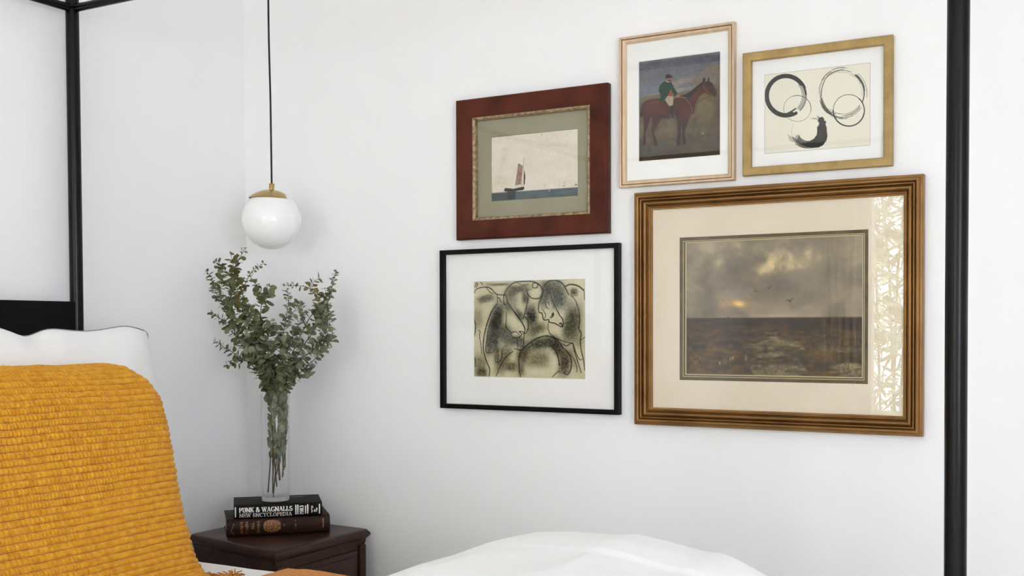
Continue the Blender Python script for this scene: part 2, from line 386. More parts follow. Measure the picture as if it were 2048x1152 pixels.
so_ = o.modifiers.new('solidify', 'SOLIDIFY'); so_.thickness = .006; so_.offset = 0
# the tail of the throw lying in a soft fold at the edge of the bed
nx, ny = 110, 60
fx = np.linspace(0, 1, nx); fy = np.linspace(0, 1, ny)
FX, FY = np.meshgrid(fx, fy)
top = np.interp(FX, [0, .10, .2, .3, .42, .6, .8, .93, 1], [.003, .015, .027, .028, .020, .013, .013, .011, .003])
arch = np.sin(PI*np.clip(FY, .0, 1))**.6
P = np.zeros((ny, nx, 3))
P[..., 0] = .85+FX*.40+.02*(FY-.5); P[..., 1] = -.755-FY*.24+.05*(FX-.5)*FY
P[..., 2] = .5655+(top*.80+.004*(fbm((ny, nx), (4, 8), 5, 3)-.5))*arch*1.0
P[..., 2] = np.maximum(P[..., 2], .5645)
o = link('folded_tail', grid_mesh('folded_tail', P-off), M_fold, thr, angle=None); o['label'] = 'finer woven folded end of the throw'
so_ = o.modifiers.new('solidify', 'SOLIDIFY'); so_.thickness = .003; so_.offset = 1
def tassel(cx, cy, n, spread, L, seed):
    r_ = random.Random(seed); bm = nb()
    for i in range(n):
        a = r_.uniform(-spread, spread); h = r_.uniform(.45, 1)
        d = Vector((math.sin(a)*.85, math.sin(a)*.5+r_.uniform(-.25, .25), .62*math.cos(a)))*L*h
        b0 = Vector((cx+r_.uniform(-.012, .012), cy+r_.uniform(-.008, .008), .567))
        tube(bm, [b0, b0+d*.55+Vector((0, 0, .004)), b0+d+Vector((r_.uniform(-.006, .006), 0, -.004*abs(a)))], [.0022, .002, .0012], 5)
    for v in bm.verts: v.co -= Vector(off)
    t = obj('tassel', bm, M_tassel, thr, angle=None); t['label'] = 'brown-gold frayed yarn tassel'
tassel(.815, -.925, 46, 1.2, .040, 1)
tassel(.752, -.93, 12, 1.3, .022, 2)

# ------------------------------------------------------------------ duvet heaped at the foot of the bed
ridge = np.array([(1.275, .575), (1.33, .625), (1.40, .668), (1.464, .697), (1.545, .731), (1.611, .752), (1.697, .786), (1.754, .801), (1.819, .807), (1.892, .809), (1.912, .810), (1.935, .815), (1.989, .808), (2.069, .795), (2.103, .794), (2.137, .781), (2.162, .767), (2.22, .72), (2.30, .64), (2.36, .575)])
nx, ny = 260, 200
xs = np.linspace(1.275, 2.36, nx); ys = np.linspace(-.775, -2.62, ny)
pr = np.interp(xs, ridge[:, 0], ridge[:, 1]); pr = np.convolve(np.pad(pr, 4, mode='edge'), np.ones(5)/5, 'same')[4:-4]
g = np.interp(ys, [-2.62, -2.5, -2.1, -1.20, -1.12, -1.0, -.9, -.82, -.775], [0, .55, .85, 1, .985, .78, .45, .2, 0])
fold = .020*(fbm((ny, nx), (5, 4), 77, 4)-.5)+.010*np.sin((xs[None, :]*3.2+ys[:, None]*7))*np.clip((-1.2-ys[:, None])/.3, 0, 1)
Z = .566+(pr[None, :]-.566)*g[:, None]+fold*np.clip(g[:, None]*1.2, 0, 1)*np.where(np.abs(ys[:, None]+1.15) < .12, .25, 1)*np.clip((pr[None, :]-.57)/.05, 0, 1)
P = np.stack([np.broadcast_to(xs[None, :], (ny, nx)), np.broadcast_to(ys[:, None], (ny, nx)), np.maximum(Z, .566)], -1)
du = link('duvet', grid_mesh('duvet', P), M_sheet, angle=None)
so_ = du.modifiers.new('solidify', 'SOLIDIFY'); so_.thickness = .003; so_.offset = 1
tag(du, 'puffy white duvet heaped up at the foot of the bed', 'duvet')

# ------------------------------------------------------------------ nightstand
ns = thing('nightstand', 'dark mahogany nightstand with moulded top in the corner beside the bed', 'nightstand', (.35, -.25, 0))
quad = [Vector((.567, -.498)), Vector((.567, -.052)), Vector((.13, -.03)), Vector((.13, -.402))]
def inset(q, d):
    out = []
    for i in range(4):
        a, b, c = q[i-1], q[i], q[(i+1) % 4]
        e1 = (b-a).normalized(); e2 = (c-b).normalized()
        n1 = Vector((-e1.y, e1.x)); n2 = Vector((-e2.y, e2.x))
        m_ = (n1+n2); out.append(b+m_*(d/m_.dot(n1)))
    return out
def loft_quad(bm, q, prof):
    rings = [[bm.verts.new((p.x-.35, p.y+.25, z)) for p in inset(q, d)] for d, z in prof]
    for a, b in zip(rings, rings[1:]):
        for k in range(4): bm.faces.new((a[k], a[(k+1) % 4], b[(k+1) % 4], b[k]))
    bm.faces.new(rings[0][::-1]); bm.faces.new(rings[-1])
bm = nb()
loft_quad(bm, quad, [(.011, .500), (.008, .503), (.0045, .507), (.001, .511), (0, .516), (.0015, .5205), (.006, .525), (.008, .529), (.013, .5315), (.017, .532)])
obj('top', bm, M_night, ns, angle=50)
bm = nb()
loft_quad(bm, quad, [(.014, .06), (.014, .484), (.012, .490), (.011, .495), (.011, .500)])
obj('body', bm, M_night, ns, angle=30)
bm = nb(); loft_quad(bm, quad, [(.018, 0), (.014, .02), (.008, .05), (.014, .062)]); obj('plinth', bm, M_night, ns, angle=30)
fx_ = .553-.35                                       # front face
for y0_, y1_ in ((-.482, -.452), (-.098, -.068)):
    obj('corner_stile', box(nb(), fx_-.002, fx_+.008, y0_+.25, y1_+.25, .062, .484, .002), M_night, ns)
for z0_, z1_ in ((.30, .470), (.09, .285)):
    bm = nb(); box(bm, fx_-.002, fx_+.004, -.444+.25, -.106+.25, z0_, z1_, .002); box(bm, fx_+.001, fx_+.0075, -.428+.25, -.122+.25, z0_+.016, z1_-.016, .003)
    dr = obj('drawer', bm, M_night, ns)
    bm = nb(); lathe(bm, [(0, .024), (.010, .0235), (.0135, .018), (.011, .012), (.006, .008), (.006, 0), (0, 0)], 24)
    bmesh.ops.rotate(bm, verts=bm.verts, matrix=Matrix.Rotation(PI/2, 3, 'Y'))
    bmesh.ops.translate(bm, verts=bm.verts, vec=(fx_+.006, -.275+.25, (z0_+z1_)/2))
    obj('knob', bm, M_knob, dr)

# ------------------------------------------------------------------ letters (heavy modern serif, drawn by strokes)
def arc(cx, cy, rx, ry, a0, a1, n=12):
    return [(cx+rx*math.cos(math.radians(a0+(a1-a0)*i/n)), cy+ry*math.sin(math.radians(a0+(a1-a0)*i/n))) for i in range(n+1)]
SER = 'S'
GL = {  # width, strokes; ('s', x, y) adds a slab serif
 'F': (.74, [[(.18, 0), (.18, 1)], [(.1, .96), (.70, .96)], [(.2, .52), (.5, .52)], [(.67, .96), (.67, .72)], [(.5, .64), (.5, .4)], ('s', .18, 0)]),
 'U': (.86, [[(.2, 1), (.2, .32)]+arc(.44, .30, .24, .28, 180, 360)+[(.68, .3), (.68, 1)], ('s', .2, 1), ('s', .68, 1)]),
 'N': (.92, [[(.16, 0), (.16, 1)], [(.14, 1), (.74, 0)], [(.76, 0), (.76, 1)], ('s', .16, 0), ('s', .76, 1)]),
 'K': (.86, [[(.18, 0), (.18, 1)], [(.24, .45), (.68, 1)], [(.36, .6), (.72, 0)], ('s', .18, 0), ('s', .18, 1), ('s', .7, 0), ('s', .66, 1)]),
 '&': (.92, [[(.82, .5), (.62, .12)]+arc(.36, .26, .26, .26, -40, -240)+[(.3, .52), (.5, .68)]+arc(.38, .80, .15, .17, -20, 230)+[(.32, .6), (.78, .02)]]),
 'W': (1.16, [[(.1, 1), (.36, 0)], [(.36, 0), (.58, .9)], [(.56, 1), (.8, 0)], [(.8, 0), (1.04, 1)], ('s', .1, 1), ('s', .56, 1), ('s', 1.04, 1)]),
 'A': (.9, [[(.12, 0), (.44, 1)], [(.44, 1), (.76, 0)], [(.24, .34), (.66, .34)], ('s', .12, 0), ('s', .76, 0)]),
 'G': (.9, [arc(.46, .5, .34, .47, 45, 270, 16)+arc(.46, .3, .3, .27, 270, 350, 6), [(.74, .02), (.74, .44)], ('s', .72, .44)]),
 'L': (.74, [[(.18, 0), (.18, 1)], [(.1, .04), (.66, .04)], [(.64, .04), (.64, .28)], ('s', .18, 1)]),
 'S': (.68, [arc(.34, .74, .23, .24, 30, 250, 10)+[(.4, .5)]+arc(.34, .27, .25, .25, 70, -150, 10)]),
 'E': (.76, [[(.18, 0), (.18, 1)], [(.1, .96), (.68, .96)], [(.2, .5), (.52, .5)], [(.1, .04), (.7, .04)], [(.66, .96), (.66, .76)], [(.68, .04), (.68, .26)], [(.52, .4), (.52, .6)]]),
 'C': (.84, [arc(.46, .5, .34, .47, 45, 315, 18)]),
 'Y': (.84, [[(.12, 1), (.42, .48)], [(.42, .48), (.72, 1)], [(.42, .5), (.42, 0)], ('s', .42, 0), ('s', .12, 1), ('s', .72, 1)]),
 'O': (.92, [arc(.46, .5, .34, .47, 0, 360, 22)]),
 'P': (.78, [[(.18, 0), (.18, 1)], [(.1, .97), (.4, .97)]+arc(.4, .73, .26, .24, 90, -90, 10)+[(.18, .49)], ('s', .18, 0)]),
 'D': (.88, [[(.18, 0), (.18, 1)], [(.1, .97), (.36, .97)]+arc(.36, .5, .38, .47, 90, -90, 14)+[(.1, .03)]]),
 'I': (.42, [[(.21, 0), (.21, 1)], ('s', .21, 0), ('s', .21, 1)]),
 '1': (.5, [[(.27, 0), (.27, 1)], ('s', .27, 0), [(.27, .98), (.1, .85)]]),
 '9': (.68, [arc(.34, .69, .22, .28, 0, 360, 16), [(.56, .7), (.54, .3)]+arc(.33, .26, .21, .23, 0, -130, 8)]),
 '8': (.68, [arc(.34, .75, .19, .22, 0, 360, 16), arc(.34, .27, .23, .25, 0, 360, 16)]),
 '3': (.66, [arc(.32, .75, .2, .22, 140, -80, 10), arc(.32, .27, .23, .25, 80, -140, 10)]),
 'V': (.86, [[(.12, 1), (.42, 0)], [(.42, 0), (.72, 1)], ('s', .12, 1), ('s', .72, 1)]),
 ' ': (.4, []),
}
def text_quads(txt, thick=.24, thin=.075):
    """quads in em units, origin at the baseline left; returns quads and width"""
    qs = []; x = 0
    for ch in txt:
        w_, st = GL[ch]
        for s_ in st:
            if s_[0] == 's':
                cx, cy = s_[1], s_[2]; h = .06; y = cy if cy == 0 else cy-h
                qs.append([(x+cx-.2, y), (x+cx+.2, y), (x+cx+.2, y+h), (x+cx-.2, y+h)]); continue
            for (ax, ay), (bx, by) in zip(s_, s_[1:]):
                dx, dy = bx-ax, by-ay; L = math.hypot(dx, dy)
                if L < 1e-6: continue
                upstroke = dx*dy > 0 and abs(dx) > .1*abs(dy)       # diagonals rising to the right stay thin
                t = thin+(thick-thin)*(abs(dy)/L)*(.35 if (upstroke and len(s_) == 2) else 1)
                ox, oy = -dy/L*t/2, dx/L*t/2; ex, ey = dx/L*.03, dy/L*.03
                qs.append([(x+ax-ox-ex, ay-oy-ey), (x+bx-ox+ex, by-oy+ey), (x+bx+ox+ex, by+oy+ey), (x+ax+ox-ex, ay+oy-ey)])
        x += w_
    return qs, x

# ------------------------------------------------------------------ books
def make_book(name, label, L, D_, TH, bulge, mcover, loc, rot):
    t = thing(name, label, 'book', loc, rot)
    bt = .003                                        # board thickness; spine at -y
    prof = [(D_/2, TH), (-D_/2+.010, TH), (-D_/2+.005, TH-.0008), (-D_/2+.001, TH-.002)]
    nS = 14
    for i in range(nS+1):
        a = i/nS; prof.append((-D_/2-bulge*math.sin(PI*a)**.8, TH-.003-(TH-.006)*a))
    prof += [(-D_/2+.001, .002), (-D_/2+.005, .0008), (-D_/2+.010, 0), (D_/2, 0)]
    inner = [(D_/2, bt), (-D_/2+.006, bt)]
    for i in range(nS+1):
        a = i/nS; inner.append((-D_/2+.004-bulge*math.sin(PI*a), bt+.001+(TH-2*bt-.002)*a))
    inner += [(-D_/2+.006, TH-bt), (D_/2, TH-bt)]
    bm = nb(); out = prof+inner
    A = [bm.verts.new((-L/2, y, z)) for y, z in out]; B = [bm.verts.new((L/2, y, z)) for y, z in out]
    n_ = len(out)
    for i in range(n_): bm.faces.new((A[i], A[(i+1) % n_], B[(i+1) % n_], B[i]))
    f1 = bm.faces.new(A[::-1]); f2 = bm.faces.new(B)
    bmesh.ops.triangulate(bm, faces=[f1, f2])
    obj('cover', bm, mcover, t, angle=40)
    obj('pages', box(nb(), -L/2+.004, L/2-.004, -D_/2+.005, D_/2-.005, bt, TH-bt), M_pages, t, smooth=False)
    def on_spine(u, v, lift=.0005):                  # u 0..1 left to right, v 0..1 bottom to top
        a = 1-v; return (-L/2+u*L, -D_/2-bulge*math.sin(PI*min(max(a, 0), 1))**.8-lift, .003+(TH-.006)*v)
    return t, on_spine
def spine_quads(bm, sp, quads):
    for q in quads:                                   # finely cut, so that marks follow the curved spine
        n1 = 1+int(abs(q[1][1]-q[0][1])/.05); n2 = 1+int(abs(q[3][1]-q[0][1])/.05)
        def at(a, b): return tuple((1-b)*((1-a)*q[0][i_]+a*q[1][i_])+b*((1-a)*q[3][i_]+a*q[2][i_]) for i_ in (0, 1))
        G = [[bm.verts.new(sp(*at(a/n1, b/n2))) for a in range(n1+1)] for b in range(n2+1)]
        for b in range(n2):
            for a in range(n1): bm.faces.new((G[b][a], G[b][a+1], G[b+1][a+1], G[b+1][a]))
def rectq(u0, u1, v0, v1): return [(u0, v0), (u1, v0), (u1, v1), (u0, v1)]
A1, A2 = math.radians(43.6), math.radians(46.5)
b2, sp2 = make_book('book', 'thick brown leatherette book with worn gilt medallion, lying under the black book', .312, .185, .053, .006, M_bookr, (.318, -.212, .5322), A2)
b1, sp1 = make_book('book', 'black hardback with white serif lettering on its spine, lying under the glass vase', .266, .165, .042, .006, M_bookb, (.328, -.218, .5854), A1)
def put(bm, sp, txt, u0, u1, v0, v1, **k):
    qs, wd_ = text_quads(txt, **k)
    spine_quads(bm, sp, [[(u0+x/wd_*(u1-u0), v0+y*(v1-v0)) for x, y in q] for q in qs])
def put_up(bm, sp, txt, u0, u1, v0, v1, **k):        # reads from the bottom up
    qs, wd_ = text_quads(txt, **k)
    spine_quads(bm, sp, [[(u1-y*(u1-u0), v0+x/wd_*(v1-v0)) for x, y in q] for q in qs])
bm = nb()
put(bm, sp1, 'FUNK & WAGNALLS', .058, .66, .46, .84)
obj('lettering', bm, M_ink, b1, smooth=False)
bm = nb(); put(bm, sp1, 'NEW ENCYCLOPEDIA', .062, .655, .02, .36, thick=.17, thin=.06)
o = obj('lettering', bm, M_ink, b1, smooth=False)
bm = nb(); put_up(bm, sp1, '1983', .742, .786, .08, .86); obj('lettering', bm, M_ink, b1, smooth=False)
bm = nb()
for i, (u, v0, v1) in enumerate(((.876, .2, .8), (.888, .62, .8), (.888, .3, .42), (.908, .25, .5), (.915, .3, .45), (.930, .25, .62), (.938, .4, .62))): spine_quads(bm, sp1, [rectq(u, u+.007, v0, v1)])
obj('lettering', bm, M_ink, b1, smooth=False)
for q_ in ((.012, .026, .05, .92), (.692, .706, .1, .93), (.715, .729, .1, .93), (.803, .815, .14, .84), (.826, .842, .14, .93), (.962, .976, .1, .93)):
    bm = nb(); spine_quads(bm, sp1, [rectq(*q_)]); obj('spine_band', bm, M_ink, b1, smooth=False)
obj('cover_label', box(nb(), .045, .085, .035, .050, .042, .0423), mat('label_grey', rgb(92, 86, 74), .7), b1)
bm = nb(); rnd = random.Random(2)
for u in (.125, .175, .285):                          # worn, illegible gilt lines of the title
    for k in range(9):
        v = .12+.088*k
        spine_quads(bm, sp2, [rectq(u+rnd.uniform(0, .008), u+.022+rnd.uniform(0, .012), v, v+.03+rnd.uniform(0, .03))])
put_up(bm, sp2, 'ALL', .232, .262, .36, .82)
for k in range(6): spine_quads(bm, sp2, [rectq(.035+.006*k, .045+.006*k, .30+.09*k, .36+.09*k), rectq(.035+.006*k, .045+.006*k, .30-.04*k, .34-.04*k)])
obj('lettering', bm, M_gold, b2, smooth=False)
for q_ in ((.925, .94, .25, .86), (.655, .668, .42, .62), (.655, .665, .76, .84), (.66, .666, .25, .36), (.545, .553, .50, .62)):
    bm = nb(); spine_quads(bm, sp2, [rectq(*q_)]); obj('spine_mark', bm, M_gold, b2, smooth=False)
bm = nb()
N_ = 40; c0 = bm.verts.new(sp2(.435, .52)); ring_ = []
rows_ = []
for kr in range(1, 5):
    rr_ = kr/4; rows_.append([bm.verts.new(sp2(.435+.085*rr_*sgn(math.cos(2*PI*k/N_), .75), .52+.40*rr_*sgn(math.sin(2*PI*k/N_), .75)*(1+.03*(k % 2)), .0005)) for k in range(N_)])
for k in range(N_):
    bm.faces.new((c0, rows_[0][k], rows_[0][(k+1) % N_]))
    for a, b in zip(rows_, rows_[1:]): bm.faces.new((a[k], b[k], b[(k+1) % N_], a[(k+1) % N_]))
M_med = mat('worn_gilt_medallion', rgb(52, 32, 20), .45, metal=.2, noise=(420, .42, .62), col2=rgb(176, 118, 58), detail=3)
obj('medallion', bm, M_med, b2, smooth=False)

# ------------------------------------------------------------------ vase
VX, VY, VZ = .335, -.233, .6276
va = thing('vase', 'tall clear glass cylinder vase with thick base, holding eucalyptus', 'vase', (VX, VY, VZ))
bm = nb(); R_o, H_v = .0445, .338
lathe(bm, [(0, .0), (.040, .0), (.0435, .0015), (R_o, .004), (R_o, .012), (R_o, .02), (R_o, .1), (R_o, .2), (R_o, H_v-.002), (R_o-.0012, H_v), (R_o-.0025, H_v-.002), (R_o-.0027, .2), (R_o-.0027, .1), (R_o-.003, .026), (R_o-.006, .0195), (.02, .0172), (0, .0168)], 72)
obj('glass_body', bm, M_vase, va, angle=40)
bm = nb(); lathe(bm, [(0, .0006), (.039, .0006), (.0425, .002), (.0437, .0045), (.0437, .015), (.0400, .0155), (.02, .0145), (0, .014)], 72)
obj('thick_base', bm, M_glass, va, angle=40)

# ------------------------------------------------------------------ eucalyptus stems standing in the vase
K = 3.50/FPX                                          # metres per photo pixel at the vase
RT = Vector((.868, .4965, 0)).normalized(); TW = Vector((RT.y, -RT.x, 0))      # picture-right and towards-the-viewer, horizontal
def V_at(x, y, d): return Vector((VX, VY, VZ)) + RT*((x-550)*K) + Vector((0, 0, (1001-y)*K)) + TW*d
def crs(pts, n):                                      # catmull-rom through points
    P_ = [pts[0]]+pts+[pts[-1]]; out = []
    segs = len(pts)-1
    for i in range(n+1):
        t = i/n*segs; k = min(int(t), segs-1); t -= k
        a, b, c, d = P_[k:k+4]
        out.append(.5*((2*b)+(c-a)*t+(2*a-5*b+4*c-d)*t*t+(3*b-a-3*c+d)*t**3))
    return out
def leaf(bm, p, d, nrm, L, W_, rnd):
    d = d.normalized(); s_ = d.cross(nrm).normalized(); n_ = s_.cross(d)
    cup = rnd.uniform(-.18, .30); prev = None; curl = rnd.uniform(-.25, .3)
    for t, ww in ((0, .06), (.08, .42), (.27, .90), (.52, 1.03), (.78, .84), (.94, .45), (1.0, .06)):
        c = p+d*(L*t)+n_*(curl*L*t*t)
        e = n_*(cup*W_*ww*ww)
        cur = (bm.verts.new(c-s_*W_*ww*.5+e), bm.verts.new(c), bm.verts.new(c+s_*W_*ww*.5+e))
        if prev:
            bm.faces.new((prev[0], prev[1], cur[1], cur[0])); bm.faces.new((prev[1], prev[2], cur[2], cur[1]))
        prev = cur
def eucalyptus(idx, px_, label, mi, size=1.0, start=.52, dens=1.0, branches=()):
    rnd = random.Random(100+idx)
    root = thing('eucalyptus_stem', label, 'eucalyptus stem', (VX, VY, VZ+.018), 0, 'eucalyptus stems in the glass vase')
    base = Vector((VX, VY, VZ+.018))
    sb, lb = nb(), nb()
    def run(pts, r0_, r1_, s0, n_, sz):
        c = crs([V_at(*p) for p in pts], n_)
        for p in c:                                   # keep stems inside the glass below its rim
            if p.z < VZ+.335:
                q = Vector((p.x-VX, p.y-VY))*1.7; lim = .030; p.x, p.y = VX+q.x, VY+q.y
                if q.length > lim: q *= lim/q.length; p.x, p.y = VX+q.x, VY+q.y
        tube(sb, [p-base for p in c], [r0_+(r1_-r0_)*i/n_ for i in range(n_+1)], 6)
        L_ = sum((b-a).length for a, b in zip(c, c[1:])); acc = 0; nxt = L_*s0; k = 0
        for a, b in zip(c, c[1:]):
            l = (b-a).length; tdir = (b-a)/max(l, 1e-6)
            while nxt <= acc+l:
                p = a+tdir*(nxt-acc); f_ = nxt/L_
                inside = p.z < VZ+.338
                ang0 = k*PI/2+rnd.uniform(-.5, .5)
                h = tdir.cross(Vector((0.3, .2, 1))); h = h.normalized() if h.length > .05 else Vector((1, 0, 0)); v_ = tdir.cross(h)
                for sgn_ in (0, PI):
                    if rnd.random() < .08: continue
                    o_ = h*math.cos(ang0+sgn_)+v_*math.sin(ang0+sgn_)
                    fall = (1-.55*max(0, (f_-.78)/.22))*sz*rnd.uniform(.72, 1.12)
                    ld = o_+tdir*rnd.uniform(.05, .7)+Vector((0, 0, rnd.uniform(-.35, .25)))
                    if inside: ld = tdir*1.0+o_*.38; fall *= .9
                    nn = (tdir*rnd.uniform(.4, 1)+Vector((rnd.uniform(-.6, .6), rnd.uniform(-.6, .6), rnd.uniform(-.4, .6))))
                    if ld.cross(nn).length < .1: nn = Vector((.3, .4, .5))
                    leaf(lb, p+o_*.002-base, ld, nn,   .0250*fall, .0240*fall*(.78 if inside else 1), rnd)
                k += 1
                nxt += (.0098 if not inside else (.012 if p.z > VZ+.17 else .045))/dens*rnd.uniform(.75, 1.3)*(1 if f_ < .9 else .8)
            acc += l
    run(px_, .0021, .0007, start*.36, 60, size)
    for b_ in branches: run(b_, .0009, .0005, .12, 24, size*.9)
    obj('stem', sb, M_stem, root, angle=None)
    obj('leaves', lb, M_leaf[mi], root, angle=None)
ST = [
 ([(541, 985, .0), (546, 880, .005), (545, 790, .01), (518, 715, .01), (470, 640, .015), (438, 590, .01), (424, 556, 0), (411, 541, 0)], 'eucalyptus stem curving out to the far left, its tip hooking beside the white wall', 0, 1, .40, 1.2, [[(440, 595, .01), (448, 545, .0), (438, 523, .0), (430, 520, 0)], [(452, 615, .02), (470, 590, .03), (463, 560, .03)]]),
 ([(556, 960, .01), (550, 880, .0), (548, 790, .0), (520, 700, -.01), (488, 630, -.01), (474, 575, -.01), (470, 545, 0), (482, 515, 0), (493, 496, 0)], 'tallest eucalyptus stem, its tip reaching up just left of the white globe', 2, 1.15, .42, .8, [[(474, 575, 0), (462, 548, .01), (445, 535, .01)], [(471, 548, 0), (466, 520, .0), (463, 507, .0)]]),
 ([(546, 990, -.01), (552, 880, -.005), (550, 790, -.01), (524, 700, -.02), (498, 640, -.025), (484, 590, -.02), (496, 552, -.02), (512, 535, -.02), (526, 526, -.02)], 'eucalyptus stem whose thin tip points right beneath the white globe', 2, .85, .42, .95, []),
 ([(560, 940, .0), (556, 860, .0), (552, 790, .015), (540, 700, .03), (528, 640, .04), (530, 600, .04), (520, 575, .035), (513, 560, .03)], 'broad-leaved eucalyptus stem rising in the middle left of the bunch', 0, 1.15, .36, 1.2, [[(530, 610, .04), (545, 590, .04), (548, 572, .04)], [(532, 650, .03), (505, 625, .04), (498, 605, .04)]]),
 ([(552, 950, -.01), (556, 870, -.01), (556, 790, -.01), (560, 710, -.02), (566, 650, -.03), (574, 605, -.03), (570, 580, -.03)], 'upright eucalyptus stem at the centre back of the bunch', 1, 1, .36, 1.15, [[(566, 650, -.03), (590, 615, -.03), (596, 600, -.02)]]),
 ([(562, 930, .01), (560, 860, .01), (562, 790, .0), (584, 710, .0), (616, 645, .01), (640, 605, .01), (622, 578, .01), (600, 572, .01), (566, 570, .01)], 'eucalyptus stem bending over leftwards along the top right of the bunch', 2, .9, .40, .85, [[(622, 578, .01), (628, 566, .01), (640, 557, .0), (644, 562, 0)]]),
 ([(558, 955, .0), (562, 870, .0), (564, 790, -.01), (592, 715, -.01), (634, 650, -.01), (656, 600, -.01), (664, 572, -.01), (668, 556, -.01), (673, 543, -.01)], 'eucalyptus stem leaning to the upper right with a bare thin tip', 1, 1, .40, 1.15, [[(650, 615, -.01), (652, 585, 0), (650, 575, 0)], [(630, 655, 0), (650, 640, .01), (664, 628, .01)]]),
 ([(550, 965, .01), (562, 870, .015), (566, 790, .01), (588, 735, .02), (628, 700, .02), (655, 672, .02), (662, 640, .02), (655, 600, .02)], 'eucalyptus stem sweeping along the right side of the bunch', 1, 1.1, .38, 1.2, [[(640, 690, .02), (662, 684, .02), (666, 668, .01)], [(655, 660, .02), (645, 630, .03), (636, 612, .03)]]),
 ([(548, 985, .01), (548, 870, .01), (542, 790, .01), (512, 735, .02), (478, 710, .02), (452, 694, .02), (430, 680, .02)], 'short eucalyptus stem poking out at the lower left of the bunch', 0, .95, .42, 1.0, [[(490, 716, .02), (470, 730, .03), (458, 728, .03)]]),
 ([(550, 975, -.01), (545, 870, -.01), (543, 790, -.01), (505, 715, -.01), (466, 668, -.02), (442, 640, -.02), (418, 624, -.02)], 'eucalyptus stem spreading to the middle left of the bunch', 0, 1.05, .38, 1.15, [[(466, 668, -.02), (462, 630, -.02), (450, 600, -.02)]]),
 ([(562, 950, .01), (558, 860, .01), (558, 790, .02), (572, 720, .035), (596, 665, .045), (612, 628, .045), (604, 608, .04)], 'leafy eucalyptus stem in the front right of the bunch', 1, 1.1, .36, 1.15, [[(580, 700, .035), (560, 670, .05), (552, 650, .05)]]),
 ([(548, 960, .01), (550, 870, .01), (550, 790, .02), (535, 735, .04), (520, 690, .05), (508, 655, .055), (512, 625, .05)], 'leafy eucalyptus stem in the front left of the bunch', 1, 1.1, .34, 1.25, [[(525, 700, .05), (545, 670, .055), (548, 640, .05)], [(530, 725, .04), (505, 705, .05), (490, 690, .05)]]),
 ([(566, 935, .0), (566, 860, .0), (568, 790, .01), (596, 752, .01), (622, 726, .01), (646, 706, .01), (658, 694, .01)], 'low eucalyptus stem reaching right above the vase rim', 1, .95, .42, 1.05, [[(610, 738, .01), (620, 745, .02), (622, 752, .02)]]),
 ([(556, 960, .005), (553, 870, .01), (552, 790, .03), (552, 745, .045), (548, 715, .05), (556, 690, .05)], 'shortest eucalyptus stem, bushy just above the front of the vase rim', 0, 1.05, .32, 1.35, [[(552, 755, .04), (530, 740, .05), (522, 732, .05)], [(552, 750, .04), (578, 735, .05), (588, 722, .05)]]),
]
for i, (p, lab, mi, sz, st_, dn, br) in enumerate(ST): eucalyptus(i, p, lab, mi, sz, st_, dn, br)

# ------------------------------------------------------------------ pendant lamp
LX, LY = .3044, -.21
pl = thing('pendant_lamp', 'white opal globe pendant lamp with brass cap on a black cord', 'lamp', (LX, LY, 1.507))
Rg = .0925
bm = nb(); lathe(bm, [(Rg*math.sin(a), -Rg*math.cos(a)) for a in [PI*i/40*.86 for i in range(41)]], 64); obj('globe', bm, M_opal, pl, angle=None)
TILT = Matrix.Translation((0, 0, .088)) @ Matrix.Rotation(math.radians(3.2), 4, Vector((fw.x, fw.y, 0)).normalized()) @ Matrix.Translation((0, 0, -.088))     # the cap hangs slightly askew
RC = .0978
cap_z = lambda r: .0945-RC+math.sqrt(RC*RC-r*r)
prof = [(.0660, cap_z(.0690)-.0018), (.0690, cap_z(.0690)-.0014), (.0695, cap_z(.0690)-.0004)]+[(r, cap_z(r)) for r in [.0690*math.cos(PI/2*k/14) for k in range(1, 14)]]+[(0, .0945)]
bm = nb(); lathe(bm, prof, 64); bmesh.ops.transform(bm, matrix=TILT, verts=bm.verts); obj('brass_cap', bm, M_brass, pl, angle=50)
bm = nb(); lathe(bm, [(.0085, .085), (.0085, .113), (.0078, .1142), (.003, .1145), (0, .1145)], 32); bmesh.ops.transform(bm, matrix=TILT, verts=bm.verts); obj('socket_collar', bm, M_brass, pl, angle=40)
bm = nb(); ct_ = TILT @ Vector((0, 0, .108))
cz_ = [tuple(ct_), (ct_.x*.8, ct_.y*.8, .16), (0, 0, .26), (-.001, -.0005, .38), (-.003, -.002, .5), (-.0045, -.0026, .6), (-.005, -.003, .75), (-.005, -.003, RZ-1.507)]
tube(bm, crs([Vector(p) for p in cz_], 40), .0030, 12); obj('cord', bm, M_cord, pl, angle=None)
bm = nb(); lathe(bm, [(0, RZ-1.507-.03), (.03, RZ-1.507-.028), (.055, RZ-1.507-.012), (.06, RZ-1.507)], 40); obj('ceiling_rose', bm, M_brass, pl, angle=40)

